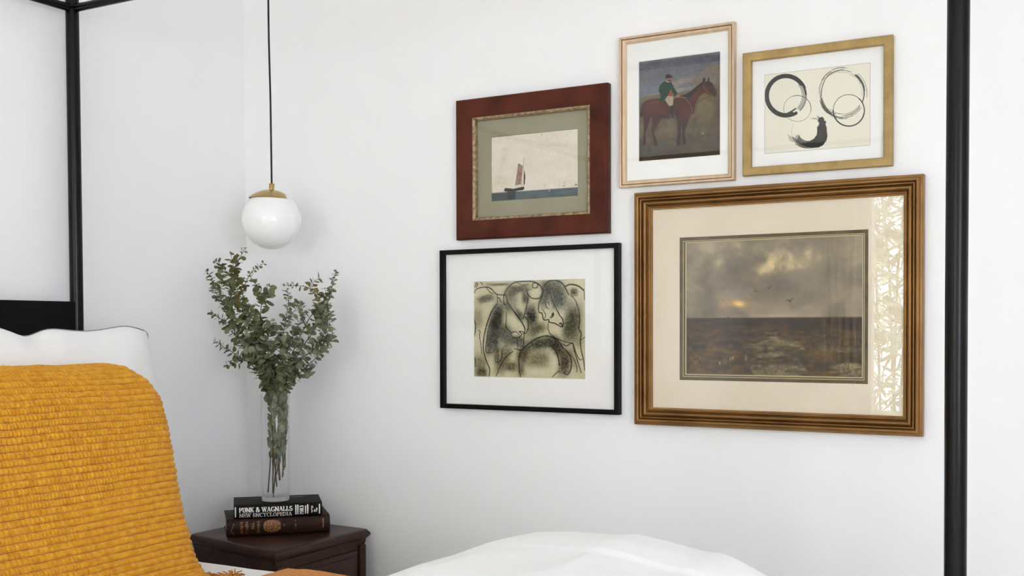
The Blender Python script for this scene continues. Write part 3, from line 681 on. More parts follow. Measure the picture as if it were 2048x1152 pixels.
# ------------------------------------------------------------------ painted sheets: a small brush kit that colours the vertices of a fine grid
def s2l(a):
    a = np.clip(a, 0, 1); return np.where(a <= .04045, a/12.92, ((a+.055)/1.055)**2.4)
class Sheet:
    def __init__(s, W, H, quad, base):
        """quad: corner coordinates (tl, tr, br, bl) of the drawing system used for the brush points"""
        s.W, s.H = W, H; s.img = np.ones((H, W, 3))*np.array(base)/255
        A = []; bv = []
        for (x, y), (u, v) in zip(quad, ((0, 0), (W-1, 0), (W-1, H-1), (0, H-1))):
            A += [[x, y, 1, 0, 0, 0, -u*x, -u*y], [0, 0, 0, x, y, 1, -v*x, -v*y]]; bv += [u, v]
        s.h = np.linalg.solve(np.array(A, float), np.array(bv, float))
        s.yy, s.xx = np.mgrid[0:H, 0:W].astype(float)
        s.k = W/math.dist(quad[0], quad[1])           # sheet cells per drawing unit
    def m(s, pts):
        p = np.array(pts, float); h = s.h; d = h[6]*p[:, 0]+h[7]*p[:, 1]+1
        return np.stack([(h[0]*p[:, 0]+h[1]*p[:, 1]+h[2])/d, (h[3]*p[:, 0]+h[4]*p[:, 1]+h[5])/d], -1)
    def smooth(s, p, n=10):
        p = np.asarray(p, float)
        if len(p) < 3: return p
        q = np.concatenate([p[:1], p, p[-1:]]); out = []
        for i in range(len(p)-1):
            a, b, c, d = q[i:i+4]
            for t in np.linspace(0, 1, n, endpoint=False): out.append(.5*(2*b+(c-a)*t+(2*a-5*b+4*c-d)*t*t+(3*b-a-3*c+d)*t**3))
        out.append(p[-1]); return np.array(out)
    def mix(s, mask, col, alpha=1.0):
        a = (mask*alpha)[..., None]; s.img = s.img*(1-a)+np.array(col)/255*a
    def blur(s, a, n):
        for _ in range(int(n)):
            b = np.pad(a, 1, mode='edge'); a = (b[:-2, 1:-1]+b[2:, 1:-1]+b[1:-1, :-2]+b[1:-1, 2:]+2*a)/6
        return a
    def polymask(s, pts, soft=1, curve=True):
        p = s.m(pts)
        if curve: p = s.smooth(np.concatenate([p, p[:1]]), 6)
        msk = np.zeros((s.H, s.W), bool)
        for (ax, ay), (bx, by) in zip(p, np.roll(p, -1, 0)):
            if ay == by: continue
            c = ((ay > s.yy) != (by > s.yy)) & (s.xx < (bx-ax)*(s.yy-ay)/(by-ay)+ax); msk ^= c
        return s.blur(msk.astype(float), soft)
    def poly(s, pts, col, alpha=1, soft=1, curve=True, tex=None):
        mk = s.polymask(pts, soft, curve)
        if tex is not None: mk = mk*tex
        s.mix(mk, col, alpha)
    def line(s, pts, wd, col, alpha=1, soft=.8, curve=True, taper=0, dry=None):
        p = s.m(pts)
        if curve: p = s.smooth(p, 10)
        wd = wd*s.k*.5; d = np.full((s.H, s.W), 1e9); L = np.linspace(0, 1, len(p))
        pad = wd*1.6+3
        x0, x1 = int(max(0, p[:, 0].min()-pad)), int(min(s.W, p[:, 0].max()+pad+1)); y0, y1 = int(max(0, p[:, 1].min()-pad)), int(min(s.H, p[:, 1].max()+pad+1))
        if x1 <= x0 or y1 <= y0: return
        X, Y = s.xx[y0:y1, x0:x1], s.yy[y0:y1, x0:x1]; cov = np.zeros_like(X)
        for i in range(len(p)-1):
            a, b = p[i], p[i+1]; e = b-a; l2 = max((e*e).sum(), 1e-9)
            t = np.clip(((X-a[0])*e[0]+(Y-a[1])*e[1])/l2, 0, 1)
            dd_ = np.hypot(X-a[0]-t*e[0], Y-a[1]-t*e[1])
            wl = wd*(1-taper*abs(2*L[i]-1)**2)
            cov = np.maximum(cov, np.clip((wl-dd_)/soft+.5, 0, 1))
        mk = np.zeros((s.H, s.W)); mk[y0:y1, x0:x1] = cov
        if dry is not None: mk = mk*dry
        s.mix(mk, col, alpha)
    def blob(s, c, rx, ry, col, alpha=1, rot=0, power=2, tex=None):
        q = s.m([c])[0]; ca_, sa_ = math.cos(math.radians(rot)), math.sin(math.radians(rot))
        X = (s.xx-q[0])*ca_+(s.yy-q[1])*sa_; Y = -(s.xx-q[0])*sa_+(s.yy-q[1])*ca_
        mk = np.exp(-((np.abs(X)/(rx*s.k))**power+(np.abs(Y)/(ry*s.k))**power))
        if tex is not None: mk = mk*tex
        s.mix(mk, col, alpha)
    def n(s, cy, cx, seed, o=4, lo=.3, hi=.7): return np.clip((fbm((s.H, s.W), (cy, cx), seed, o)-lo)/(hi-lo), 0, 1)
    def grain(s, amt, seed):
        s.img = s.img*(1+amt*(np.random.RandomState(seed).rand(s.H, s.W, 1)-.5)*2)
    def build(s, name, x0, x1, z0, z1, y, m, parent):
        u = np.linspace(x0, x1, s.W); v = np.linspace(z1, z0, s.H); P = np.zeros((s.H, s.W, 3))
        P[..., 0] = u[None, :]; P[..., 1] = y; P[..., 2] = v[:, None]
        me = grid_mesh(name, P[:, ::-1]) if False else grid_mesh(name, P)
        ca_ = me.color_attributes.new('paint', 'FLOAT_COLOR', 'POINT')
        c4 = np.ones((s.H*s.W, 4)); c4[:, :3] = s2l(s.img.reshape(-1, 3)); ca_.data.foreach_set('color', c4.ravel())
        me.flip_normals()
        return link(name, me, m, parent, smooth=False)
def paint_mat(name, rough, spec, bump=None):
    m = mat(name, (1, 1, 1), rough, spec=spec, bump=bump)
    a = m.node_tree.nodes.new('ShaderNodeAttribute'); a.attribute_name = 'paint'
    m.node_tree.links.new(a.outputs['Color'], m.node_tree.nodes['Principled BSDF'].inputs['Base Color']); return m
M_paper = paint_mat('printed_paper', .9, .2); M_canvas = paint_mat('painted_canvas', .8, .2)

# --- heath landscape under a stormy sky
L_ = Sheet(380, 300, [(70, 140), (1303, 78), (1303, 1060), (72, 1045)], (146, 138, 126))
hz = 668
L_.mix(L_.n(4, 5, 3, 5), (172, 164, 148), .55); L_.mix(L_.n(3, 4, 12, 5, .45, .75), (108, 101, 92), .8)
for c, rx, ry, a in (((180, 220), 150, 80, .5), ((300, 170), 140, 60, .5), ((760, 130), 230, 60, .45), ((200, 480), 150, 90, .3)): L_.blob(c, rx, ry, (190, 182, 162), a, tex=L_.n(8, 10, 5, 4))
for c, rx, ry, a in (((440, 330), 150, 130, .75), ((700, 440), 230, 110, .5), ((1010, 330), 190, 160, .5), ((1150, 160), 170, 100, .6), ((860, 140), 110, 45, .7), ((620, 420), 120, 90, .4)): L_.blob(c, rx, ry, (112, 106, 98), a, tex=.5+.5*L_.n(6, 8, 8, 4))
for c, rx, ry, rot, a in (((430, 170), 55, 40, 40, .85), ((300, 275), 40, 28, -50, .5), ((600, 190), 130, 40, 20, .55), ((680, 280), 110, 52, 0, .95), ((820, 280), 110, 42, -8, .95), ((760, 215), 90, 35, 25, .7), ((915, 215), 26, 55, 25, .7), ((610, 330), 50, 42, 0, .7), ((1000, 230), 28, 28, 0, .3)): L_.blob(c, rx, ry, (226, 214, 172), a, rot, tex=.35+.65*L_.n(14, 18, 31, 4, .35, .6))
L_.blob((430, 556), 105, 26, (206, 160, 100), .6); L_.blob((440, 560), 34, 18, (252, 226, 140), 1); L_.blob((425, 548), 26, 12, (250, 216, 130), .7); L_.blob((330, 545), 70, 22, (170, 140, 112), .5)
L_.blob((700, 640), 170, 12, (188, 180, 164), .7); L_.blob((420, 650), 200, 12, (178, 168, 146), .5); L_.blob((1180, 190), 60, 60, (160, 132, 104), .5, tex=L_.n(9, 9, 41))
L_.mix(L_.blur(L_.polymask([(60, 672), (500, 664), (900, 655), (1310, 652), (1310, 1070), (60, 1070)], 1, False), 2), (92, 74, 52))
gy = np.clip((L_.yy/L_.H-.57)/.43, 0, 1)
L_.mix((gy > 0)*np.exp(-(gy/.22)**2), (64, 52, 42), .85)
L_.mix((gy > 0)*L_.n(26, 12, 43, 4, .42, .65), (58, 46, 34), .8); L_.mix((gy > .12)*L_.n(22, 14, 45, 4, .5, .7), (108, 86, 50), .7*np.clip(gy*2, 0, 1))
for c, rx, ry in (((250, 880), 110, 60), ((390, 880), 60, 40), ((150, 930), 80, 60), ((220, 1000), 170, 40), ((1000, 900), 160, 30), ((1080, 1030), 60, 20)): L_.blob(c, rx, ry, (118, 94, 44), .75, tex=.3+.7*L_.n(34, 34, 47))
wtex = L_.n(34, 10, 49, 4, .30, .52)
L_.poly([(640, 800), (700, 760), (720, 790), (860, 820), (900, 880), (800, 900), (880, 960), (900, 1055), (560, 1050), (520, 960), (500, 900), (460, 850), (560, 830)], (142, 133, 118), .85, 7, tex=wtex)
L_.poly([(620, 752), (720, 752), (690, 765), (630, 765)], (140, 128, 112), .7, 2); L_.poly([(1060, 990), (1180, 965), (1300, 970), (1300, 1050), (1080, 1040)], (148, 140, 126), .85, 4, tex=wtex); L_.poly([(1000, 850), (1300, 860), (1300, 890), (1040, 885)], (134, 126, 112), .6, 4)
rnd = random.Random(8)
for i in range(330):
    x = rnd.uniform(75, 1300); y = rnd.uniform(760, 1050); d = (y-700)/350
    L_.line([(x, y), (x+rnd.uniform(-8, 8), y-rnd.uniform(14, 52)*d)], rnd.uniform(3, 7), rnd.choice([(52, 42, 28), (74, 58, 34), (120, 92, 48), (44, 38, 30)]), rnd.uniform(.25, .7), curve=False)
for c, rx, ry in (((130, 855), 24, 22), ((190, 850), 22, 20), ((625, 860), 18, 36), ((500, 890), 60, 30), ((880, 950), 70, 30), ((1000, 985), 60, 28), ((440, 855), 30, 20), ((790, 880), 130, 16), ((300, 920), 26, 30), ((860, 705), 60, 22), ((520, 700), 80, 18), ((620, 980), 30, 40)): L_.blob(c, rx, ry, (46, 38, 28), .75, tex=.5+.5*L_.n(40, 40, 53))
for c, rx, ry in (((488, 934), 9, 22), ((397, 935), 8, 12), ((305, 968), 8, 14), ((380, 940), 5, 10)): L_.blob(c, rx, ry, (214, 190, 130), .9)
L_.poly([(352, 668), (358, 652), (362, 640), (366, 652), (370, 668)], (64, 54, 48), 1, 1)
def bird(x, y, w_, a=1):
    L_.line([(x-w_, y+w_*.1), (x-w_*.4, y-w_*.05), (x, y+w_*.25), (x+w_*.45, y-w_*.3), (x+w_, y-w_*.35)], w_*.26, (52, 44, 40), a, taper=.7); L_.line([(x-2, y+w_*.2), (x+2, y+w_*.6)], w_*.22, (52, 44, 40), a)
bird(797, 530, 28); bird(651, 445, 18); bird(555, 470, 14, .9); bird(530, 490, 10, .8); bird(330, 535, 9, .5); bird(325, 600, 14, .4); bird(690, 516, 13, .25)
L_.img *= np.where(gy > 0, .72+.26*L_.n(60, 34, 71, 3), .95)[..., None]
L_.mix(np.clip(1-gy*99, 0, 1)*L_.n(9, 8, 73, 4, .5, .8), (178, 170, 152), .35); L_.mix(np.clip(1-gy*99, 0, 1)*L_.n(7, 7, 75, 4, .5, .8), (92, 87, 81), .5)
for c, rx, ry in (((560, 1000), 26, 60), ((700, 1010), 22, 50), ((480, 960), 40, 50), ((610, 900), 40, 26), ((760, 960), 70, 22), ((430, 800), 60, 16), ((900, 800), 110, 18), ((1180, 920), 120, 24), ((330, 830), 90, 22)): L_.blob(c, rx, ry, (52, 42, 30), .65, tex=L_.n(44, 44, 77))
L_.img *= np.where((gy > 0)[..., None], np.array([1.05, .99, .78]), np.array([1.05, 1.0, .91]))
for _ in range(2): L_.img = np.stack([np.where(np.abs(L_.yy/L_.H-.57) < .02, L_.blur(L_.img[..., c_], 2), L_.img[..., c_]) for c_ in range(3)], -1)
L_.grain(.02, 3)

# --- rider in a green coat on a bay horse
H_ = Sheet(230, 270, [(27, 110), (848, 28), (848, 1055), (62, 1112)], (116, 116, 122))
H_.mix(H_.n(6, 5, 3, 5), (96, 97, 106), .7); H_.mix(H_.n(8, 6, 6, 5, .5, .7), (134, 132, 134), .5)
H_.blob((150, 400), 200, 50, (132, 138, 150), .8); H_.blob((460, 330), 160, 34, (168, 148, 130), .75, -8); H_.blob((300, 440), 330, 22, (172, 164, 150), .85, -5); H_.blob((160, 345), 120, 30, (112, 120, 134), .6)
H_.poly([(20, 480), (240, 450), (420, 440), (560, 430), (860, 400), (860, 1120), (20, 1130)], (116, 104, 76), 1, 2, False)
H_.poly([(20, 480), (240, 452), (240, 500), (60, 560), (20, 560)], (120, 118, 96), .8, 3, False)
H_.mix((H_.yy/H_.H > .40)*H_.n(14, 10, 9, 4, .4, .65), (88, 74, 52), .8)
H_.poly([(560, 420), (600, 300), (680, 215), (860, 170), (860, 480), (700, 470), (620, 520)], (146, 118, 82), .75, 8, tex=.35+.65*H_.n(20, 16, 13, 4))
H_.blob((700, 540), 130, 120, (140, 118, 70), .7, tex=.4+.6*H_.n(24, 20, 15)); H_.blob((790, 640), 110, 160, (96, 82, 56), .6, tex=H_.n(20, 18, 16)); H_.blob((840, 640), 30, 260, (88, 62, 42), .7)
H_.poly([(40, 930), (260, 900), (520, 880), (860, 830), (860, 1060), (40, 1120)], (78, 66, 52), .9, 6, False, tex=.5+.5*H_.n(20, 12, 18))
H_.blob((180, 960), 200, 50, (82, 88, 78), .6, tex=H_.n(20, 18, 20)); H_.blob((330, 960), 160, 40, (74, 78, 66), .5); H_.blob((720, 960), 150, 40, (96, 66, 56), .6, tex=H_.n(20, 20, 22)); H_.blob((560, 860), 40, 24, (44, 72, 46), .8); H_.blob((680, 790), 70, 50, (94, 96, 64), .6, tex=H_.n(30, 30, 23)); H_.blob((680, 850), 14, 10, (186, 176, 160), .7); H_.blob((400, 1060), 420, 40, (62, 48, 38), .7)
H_.blob((700, 860), 160, 26, (86, 50, 44), .6, tex=H_.n(20, 20, 27)); H_.blob((300, 800), 120, 110, (108, 92, 70), .5, tex=H_.n(24, 24, 28))
rnd = random.Random(5)
for i in range(190):
    x = rnd.uniform(230, 840); y = rnd.uniform(480, 960); H_.line([(x, y), (x+rnd.uniform(-14, 14), y-rnd.uniform(14, 46))], rnd.uniform(3, 6), rnd.choice([(148, 124, 82), (74, 58, 40), (120, 96, 62), (96, 96, 62)]), rnd.uniform(.15, .5), curve=False)
bay, dk, hi = (78, 37, 28), (40, 23, 22), (116, 62, 46)
H_.poly([(66, 590), (56, 640), (62, 676), (84, 660), (84, 600)], dk, 1, 1)                                   # tail
H_.poly([(86, 650), (160, 670), (140, 760), (122, 830), (118, 900), (126, 945), (92, 960), (92, 900), (98, 800), (90, 720)], (70, 34, 26), 1, 1)   # far and near hind legs
H_.poly([(170, 640), (262, 690), (232, 770), (204, 820), (212, 880), (232, 930), (240, 952), (208, 962), (194, 900), (172, 800), (182, 740)], (78, 36, 26), 1, 1)
H_.poly([(420, 660), (480, 690), (470, 780), (466, 860), (464, 930), (470, 955), (432, 966), (430, 900), (436, 800)], (66, 32, 24), 1, 1)           # forelegs
H_.poly([(472, 680), (540, 690), (520, 780), (502, 850), (506, 920), (526, 940), (488, 955), (480, 900), (478, 800)], (60, 28, 24), 1, 1)
for p in ([(98, 880), (122, 880), (124, 955), (94, 962)], [(196, 880), (216, 870), (240, 950), (208, 962)], [(432, 860), (464, 860), (470, 958), (430, 968)], [(482, 850), (503, 850), (526, 940), (488, 956)]): H_.poly(p, (40, 26, 26), .75, 1, False)
H_.poly([(64, 580), (80, 535), (130, 505), (220, 490), (300, 515), (400, 500), (450, 475), (520, 450), (590, 400), (650, 350), (688, 336), (740, 330), (775, 360), (800, 410), (815, 440), (812, 470), (795, 490), (770, 470), (740, 470), (715, 455), (690, 450), (650, 480), (615, 540), (600, 600), (590, 660), (560, 690), (520, 710), (470, 715), (420, 705), (340, 695), (260, 690), (190, 680), (110, 672), (75, 640)], bay, 1, 1)
H_.blob((150, 590), 80, 60, (116, 52, 36), .6); H_.blob((210, 530), 110, 24, (120, 76, 66), .5, -5); H_.blob((320, 670), 140, 26, (52, 24, 20), .7); H_.blob((470, 590), 60, 80, (96, 44, 32), .6); H_.blob((520, 640), 60, 40, hi, .5, 40); H_.blob((600, 480), 60, 28, (120, 58, 40), .6, -40); H_.blob((430, 640), 26, 60, (56, 26, 22), .5); H_.blob((380, 560), 30, 60, (64, 28, 24), .5); H_.blob((90, 620), 26, 50, (56, 26, 22), .5); H_.blob((275, 600), 70, 50, (104, 48, 36), .5)
H_.poly([(460, 474), (520, 452), (600, 400), (660, 348), (690, 336), (690, 352), (640, 385), (590, 440), (540, 495), (490, 490)], (34, 32, 34), 1, 1)   # mane
H_.poly([(672, 345), (682, 300), (700, 296), (702, 330)], dk, 1, 1); H_.poly([(722, 330), (732, 300), (744, 297), (742, 328)], dk, 1, 1)
H_.poly([(698, 345), (730, 330), (770, 350), (780, 372), (740, 372), (710, 366)], (36, 24, 26), .9, 1); H_.blob((770, 420), 36, 40, (60, 32, 30), .7); H_.blob((800, 460), 18, 22, (44, 30, 30), .8)
H_.line([(690, 380), (740, 450), (768, 462)], 5, (150, 92, 60), .8); H_.line([(690, 350), (690, 400), (720, 450)], 4, (140, 80, 52), .8); H_.line([(768, 472), (700, 505), (640, 530), (600, 620)], 4, (40, 26, 22), .9); H_.line([(430, 480), (510, 500), (540, 540), (570, 590), (580, 640)], 5, (156, 140, 122), .7); H_.line([(440, 478), (520, 488)], 5, (150, 120, 90), .8)
H_.blob((572, 672), 18, 22, (168, 128, 110), .6)
H_.poly([(300, 500), (330, 470), (380, 470), (386, 520), (380, 570), (352, 575), (330, 550), (316, 530)], (184, 166, 142), 1, 1)      # breeches
H_.poly([(352, 572), (384, 572), (382, 640), (398, 660), (404, 690), (372, 696), (358, 650)], (34, 36, 38), 1, 1); H_.line([(360, 655), (366, 694), (404, 696), (396, 656)], 5, (150, 146, 140), .8); H_.line([(396, 500), (412, 540), (402, 600), (384, 650)], 5, (120, 60, 48), .8)
H_.poly([(330, 450), (350, 400), (370, 420), (382, 462), (350, 472)], (160, 72, 60), 1, 1)
H_.poly([(300, 318), (330, 326), (366, 334), (376, 370), (398, 400), (424, 440), (420, 462), (398, 468), (378, 436), (356, 400), (340, 440), (318, 480), (292, 510), (262, 522), (240, 506), (262, 470), (240, 420), (244, 372), (264, 338)], (22, 62, 42), 1, 1)
H_.blob((290, 400), 40, 60, (30, 82, 56), .5, tex=H_.n(30, 30, 33)); H_.line([(380, 360), (386, 410), (418, 452)], 8, (14, 40, 30), .6); H_.line([(262, 470), (300, 460), (336, 440)], 6, (14, 42, 30), .6); H_.blob((430, 468), 16, 14, (170, 120, 96), 1)
H_.poly([(306, 286), (350, 284), (364, 300), (358, 320), (334, 326), (310, 312)], (164, 116, 92), 1, 1); H_.blob((342, 312), 20, 10, (70, 44, 34), .9); H_.line([(310, 318), (340, 328)], 7, (206, 198, 184), .9)
H_.poly([(300, 282), (306, 256), (330, 246), (354, 256), (364, 272), (386, 276), (360, 284), (320, 288)], (36, 28, 30), 1, 1)
H_.line([(160, 960), (150, 990), (180, 1000), (140, 1010), (160, 1040), (120, 1060), (80, 1066)], 6, (30, 28, 28), .7)
H_.img *= (.84+.10*H_.n(90, 80, 61, 2))[..., None]
H_.grain(.025, 5)

# --- charcoal drawing of grazing horses
C_ = Sheet(300, 256, [(88, 75), (1255, 45), (1255, 1092), (90, 1062)], (206, 198, 166))
C_.mix(C_.n(8, 8, 3, 5), (186, 176, 140), .6); tx = .62+.38*C_.n(90, 90, 5, 3, .3, .7); ink = (26, 25, 20); ol = (104, 98, 64); sm = (66, 64, 44)
for c, rx, ry, a in (((500, 480), 60, 130, .85), ((770, 180), 60, 60, .8), ((930, 410), 40, 60, .8), ((950, 590), 70, 70, .7), ((820, 800), 90, 60, .5), ((930, 900), 60, 80, .8), ((740, 1010), 90, 40, .6), ((270, 900), 50, 90, .8), ((520, 620), 60, 30, .9), ((1010, 430), 30, 60, .8), ((720, 320), 50, 50, .4), ((170, 400), 60, 60, .5), ((360, 830), 14, 70, .6), ((600, 720), 30, 50, .6), ((1100, 760), 50, 60, .5), ((1080, 1010), 60, 50, .6)): C_.blob(c, rx, ry, (212, 204, 174), a, tex=.5+.5*C_.n(14, 14, 9))
for c, rx, ry, rot, a, col in (((210, 250), 95, 40, -12, .8, ol), ((330, 440), 60, 150, 15, .95, (38, 40, 34)), ((300, 640), 60, 190, 6, .9, (46, 46, 36)), ((420, 620), 110, 90, 35, .85, sm), ((480, 300), 70, 110, 10, .5, ol), ((560, 150), 110, 40, -8, .75, sm), ((470, 180), 60, 70, 30, .6, ol), ((630, 240), 40, 60, 0, .8, sm), ((690, 430), 60, 110, -8, .95, (42, 42, 34)), ((770, 560), 70, 50, -20, .7, ol), ((690, 600), 60, 60, 0, .6, ol), ((900, 130), 110, 70, 0, .75, sm), ((970, 250), 90, 110, -10, .85, (70, 74, 62)), ((830, 220), 50, 110, 15, .8, sm), ((1120, 480), 80, 170, 10, .8, sm), ((1090, 600), 60, 110, 10, .6, ol), ((1140, 180), 36, 40, 0, .8, sm), ((780, 720), 150, 60, -10, .85, sm), ((600, 830), 60, 90, 15, .85, (50, 50, 38)), ((760, 880), 130, 90, 0, .65, ol), ((960, 760), 60, 110, -30, .95, (34, 34, 28)), ((1040, 930), 60, 120, 8, .85, (44, 44, 34)), ((400, 880), 60, 160, 20, .75, ol), ((480, 960), 60, 50, 0, .7, sm), ((340, 840), 40, 90, 5, .7, sm), ((150, 960), 70, 130, 0, .6, ol), ((170, 1020), 50, 40, 0, .75, sm), ((340, 100), 120, 14, 0, .7, ol), ((540, 690), 80, 60, 20, .8, sm), ((240, 700), 30, 130, 5, .7, sm), ((580, 990), 40, 70, 0, .6, sm), ((1130, 880), 40, 130, -20, .4, ol), ((440, 330), 30, 60, -30, .5, sm), ((560, 420), 40, 70, -40, .8, sm), ((1180, 640), 50, 120, 0, .4, ol), ((130, 450), 50, 120, 0, .35, ol)):
    C_.blob(c, rx*1.02, ry*1.02, tuple(v*.62 for v in col), min(1, a*1.12), rot, 3.0, tex=tx)
for c, rx, ry, a in (((500, 500), 46, 110, .75), ((770, 185), 45, 45, .8), ((930, 415), 34, 50, .7), ((930, 900), 46, 70, .7), ((740, 1020), 80, 30, .5), ((530, 620), 44, 24, .9), ((1010, 430), 22, 50, .7), ((360, 840), 11, 60, .7), ((880, 330), 24, 30, .6)): C_.blob(c, rx, ry, (212, 204, 174), a, tex=.6+.4*C_.n(30, 30, 19))
SK = [([(88, 190), (120, 145), (200, 128), (260, 140), (310, 190), (340, 205), (420, 215)], 11), ([(215, 130), (250, 175), (290, 195)], 7),
 ([(330, 210), (335, 290)], 9), ([(330, 245), (350, 240), (375, 290)], 9), ([(400, 200), (400, 300), (420, 310)], 9), ([(418, 205), (450, 300), (520, 400), (580, 480), (620, 560), (615, 620)], 12), ([(428, 380), (424, 500), (424, 545), (470, 600), (520, 595), (560, 625)], 9), ([(470, 600), (490, 650), (550, 660), (590, 620), (560, 595), (610, 610), (605, 760)], 9), ([(480, 665), (540, 670), (545, 765)], 9),
 ([(330, 300), (280, 370), (245, 450), (210, 560), (188, 680), (186, 790), (215, 900), (250, 985), (245, 1062)], 13), ([(270, 470), (240, 560), (220, 680), (210, 800), (270, 820)], 8), ([(130, 580), (150, 590), (145, 640), (160, 740), (170, 830)], 8), ([(92, 470), (105, 540), (92, 640)], 9), ([(90, 860), (102, 900), (98, 960)], 10),
 ([(400, 215), (440, 140), (510, 80), (600, 68), (700, 70), (770, 100), (805, 150), (800, 210), (770, 245), (700, 245), (655, 205), (640, 160)], 12), ([(510, 78), (560, 90), (600, 105), (660, 95)], 6), ([(700, 100), (720, 85), (750, 90), (755, 125), (725, 138), (702, 125), (705, 100)], 10), ([(640, 160), (700, 150)], 6), ([(655, 240), (640, 330), (605, 460)], 9), ([(620, 440), (650, 470), (660, 530), (640, 600), (620, 620)], 9),
 ([(820, 160), (800, 230), (768, 310), (770, 390), (800, 400), (820, 470), (870, 470), (880, 495), (940, 510), (1015, 545), (1020, 470), (985, 420), (950, 350)], 11), ([(815, 150), (830, 110), (880, 66), (960, 60), (1020, 95), (1060, 160), (1085, 210)], 13), ([(885, 165), (900, 240), (940, 330), (980, 400)], 7), ([(840, 290), (850, 340), (880, 355)], 8), ([(880, 330), (870, 290), (850, 285)], 7), ([(800, 350), (840, 420), (820, 470)], 7), ([(900, 440), (918, 400), (920, 430), (890, 450)], 12), ([(985, 515), (1000, 505), (1015, 540)], 12),
 ([(870, 490), (865, 560), (890, 620), (960, 670), (1040, 700), (1100, 715), (1130, 720)], 8), ([(1040, 125), (1100, 100), (1180, 115), (1240, 160)], 15), ([(1110, 215), (1160, 280), (1190, 380), (1200, 480), (1190, 560), (1215, 620), (1205, 690), (1215, 790), (1240, 900), (1250, 1000)], 10), ([(1020, 720), (1060, 745), (1120, 715), (1140, 790), (1175, 900), (1215, 1030)], 10), ([(1130, 720), (1165, 830), (1200, 890), (1225, 885)], 8), ([(1215, 680), (1255, 655)], 9), ([(1245, 150), (1252, 260)], 8),
 ([(510, 770), (580, 790), (640, 740), (720, 680), (810, 645), (880, 645), (950, 680), (1010, 740), (1025, 775)], 12), ([(580, 795), (560, 870), (560, 960), (575, 1070)], 12), ([(890, 740), (940, 790), (970, 860), (985, 950)], 14), ([(1030, 770), (1080, 820), (1110, 900), (1105, 990), (1070, 1045), (1030, 1030)], 12), ([(1050, 800), (1130, 870), (1165, 960), (1170, 1020)], 7), ([(910, 1075), (950, 1030), (985, 1010)], 8), ([(320, 1060), (360, 960), (420, 860), (500, 800)], 9), ([(310, 900), (340, 920), (375, 880), (380, 800), (410, 740)], 7), ([(280, 820), (310, 760), (330, 690)], 7), ([(95, 130), (112, 85), (125, 100), (110, 130)], 9), ([(155, 82), (172, 90), (178, 108)], 8), ([(590, 790), (660, 760), (700, 735)], 5)]
dry = .7+.3*C_.n(90, 90, 15, 2)
for p, w_ in SK: C_.line(p, w_*1.08, ink, .95, 1.0, taper=.3, dry=dry)
C_.grain(.06, 7)

# --- ink rings
E_ = Sheet(340, 260, [(213, 360), (975, 268), (975, 865), (213, 932)], (232, 227, 210))
E_.mix(E_.n(5, 6, 3), (226, 220, 200), .5); K_ = (54, 53, 50); rnd = random.Random(3)
def ringpts(cx, cy, rx, ry, a0, a1, n=40): return [(cx+rx*math.cos(math.radians(a0+(a1-a0)*i/n)), cy-ry*math.sin(math.radians(a0+(a1-a0)*i/n))) for i in range(n+1)]
for i in range(9):                                       # heavy brush ring, upper left
    r_ = 126+i*3.2; E_.line(ringpts(368, 510, r_, r_+3, 38-i*2, 292+i*1.2), 6, K_, 1, .8, False)
E_.line(ringpts(368, 511, 143, 146, 60, 270), 24, K_, 1, .9, False); E_.line(ringpts(368, 511, 143, 146, 5, 70), 15, K_, .9, .9, False)
for i in range(8): E_.line(ringpts(366+rnd.uniform(-3, 3), 510, 120+i*4.6, 122+i*4.6, -38-rnd.uniform(0, 10), 40), rnd.uniform(2, 4.5), K_, .85, .8, False)
E_.line(ringpts(372, 512, 138, 142, 280, 300), 22, K_, .95, 1, False); E_.line([(350, 650), (400, 628), (440, 602)], 12, K_, .95, 1, taper=.3); E_.line([(380, 655), (425, 640)], 6, K_, .8)
E_.line(ringpts(450, 602, 99, 94, 0, 360), 2.6, (74, 72, 66), .95, .8, False); E_.line(ringpts(450, 602, 98, 93, -10, 110), 4, K_, .8, .8, False)
E_.line(ringpts(820, 614, 112, 114, 0, 360), 4.2, K_, .9, .8, False); E_.line(ringpts(820, 614, 112, 113, 180, 350), 9, K_, 1, .9, False); E_.line(ringpts(820, 614, 112, 113, -40, 50), 7, K_, 1, .9, False)
for i in range(70):                                      # dry brush ring, upper right
    a0 = rnd.uniform(-10, 300); r_ = rnd.gauss(158, 9)
    E_.line(ringpts(775, 492, r_, r_*1.06, a0, a0+rnd.uniform(8, 60), 14), rnd.uniform(1.2, 4.5), (58, 56, 50), rnd.uniform(.35, .9), .8, False)
E_.line(ringpts(780, 490, 150, 158, -25, 55), 8, K_, .85, 1, False); E_.line(ringpts(775, 492, 158, 166, 195, 240), 7, K_, .75, 1, False); E_.line(ringpts(775, 480, 150, 160, 262, 325), 3, K_, .7, .8, False)
E_.poly([(596, 690), (604, 672), (590, 652), (612, 668), (628, 660), (644, 676), (642, 690), (656, 690), (654, 720), (662, 740), (664, 780), (668, 800), (660, 832), (636, 866), (600, 884), (560, 888), (520, 882), (500, 868), (470, 846), (500, 848), (540, 836), (570, 820), (590, 792), (594, 760), (592, 735), (604, 725), (608, 705)], K_, 1, 1, False)
for i in range(16): E_.line(ringpts(532, 775, 122-i*3.2, 112-i*3.2, 190+rnd.uniform(0, 26), 262+rnd.uniform(0, 30), 16), rnd.uniform(1.5, 5), K_, .85, .8, False)
E_.line(ringpts(530, 778, 134, 110, 225, 345), 4, K_, .9, .8, False); E_.line(ringpts(530, 770, 122, 110, 150, 200), 1.6, (120, 116, 104), .7, .8, False)
for _ in range(8): E_.line([(540+rnd.uniform(0, 50), 670+rnd.uniform(-4, 8)), (570+rnd.uniform(0, 40), 672+rnd.uniform(-4, 14))], 1.5, (120, 116, 106), .7, .8, False)
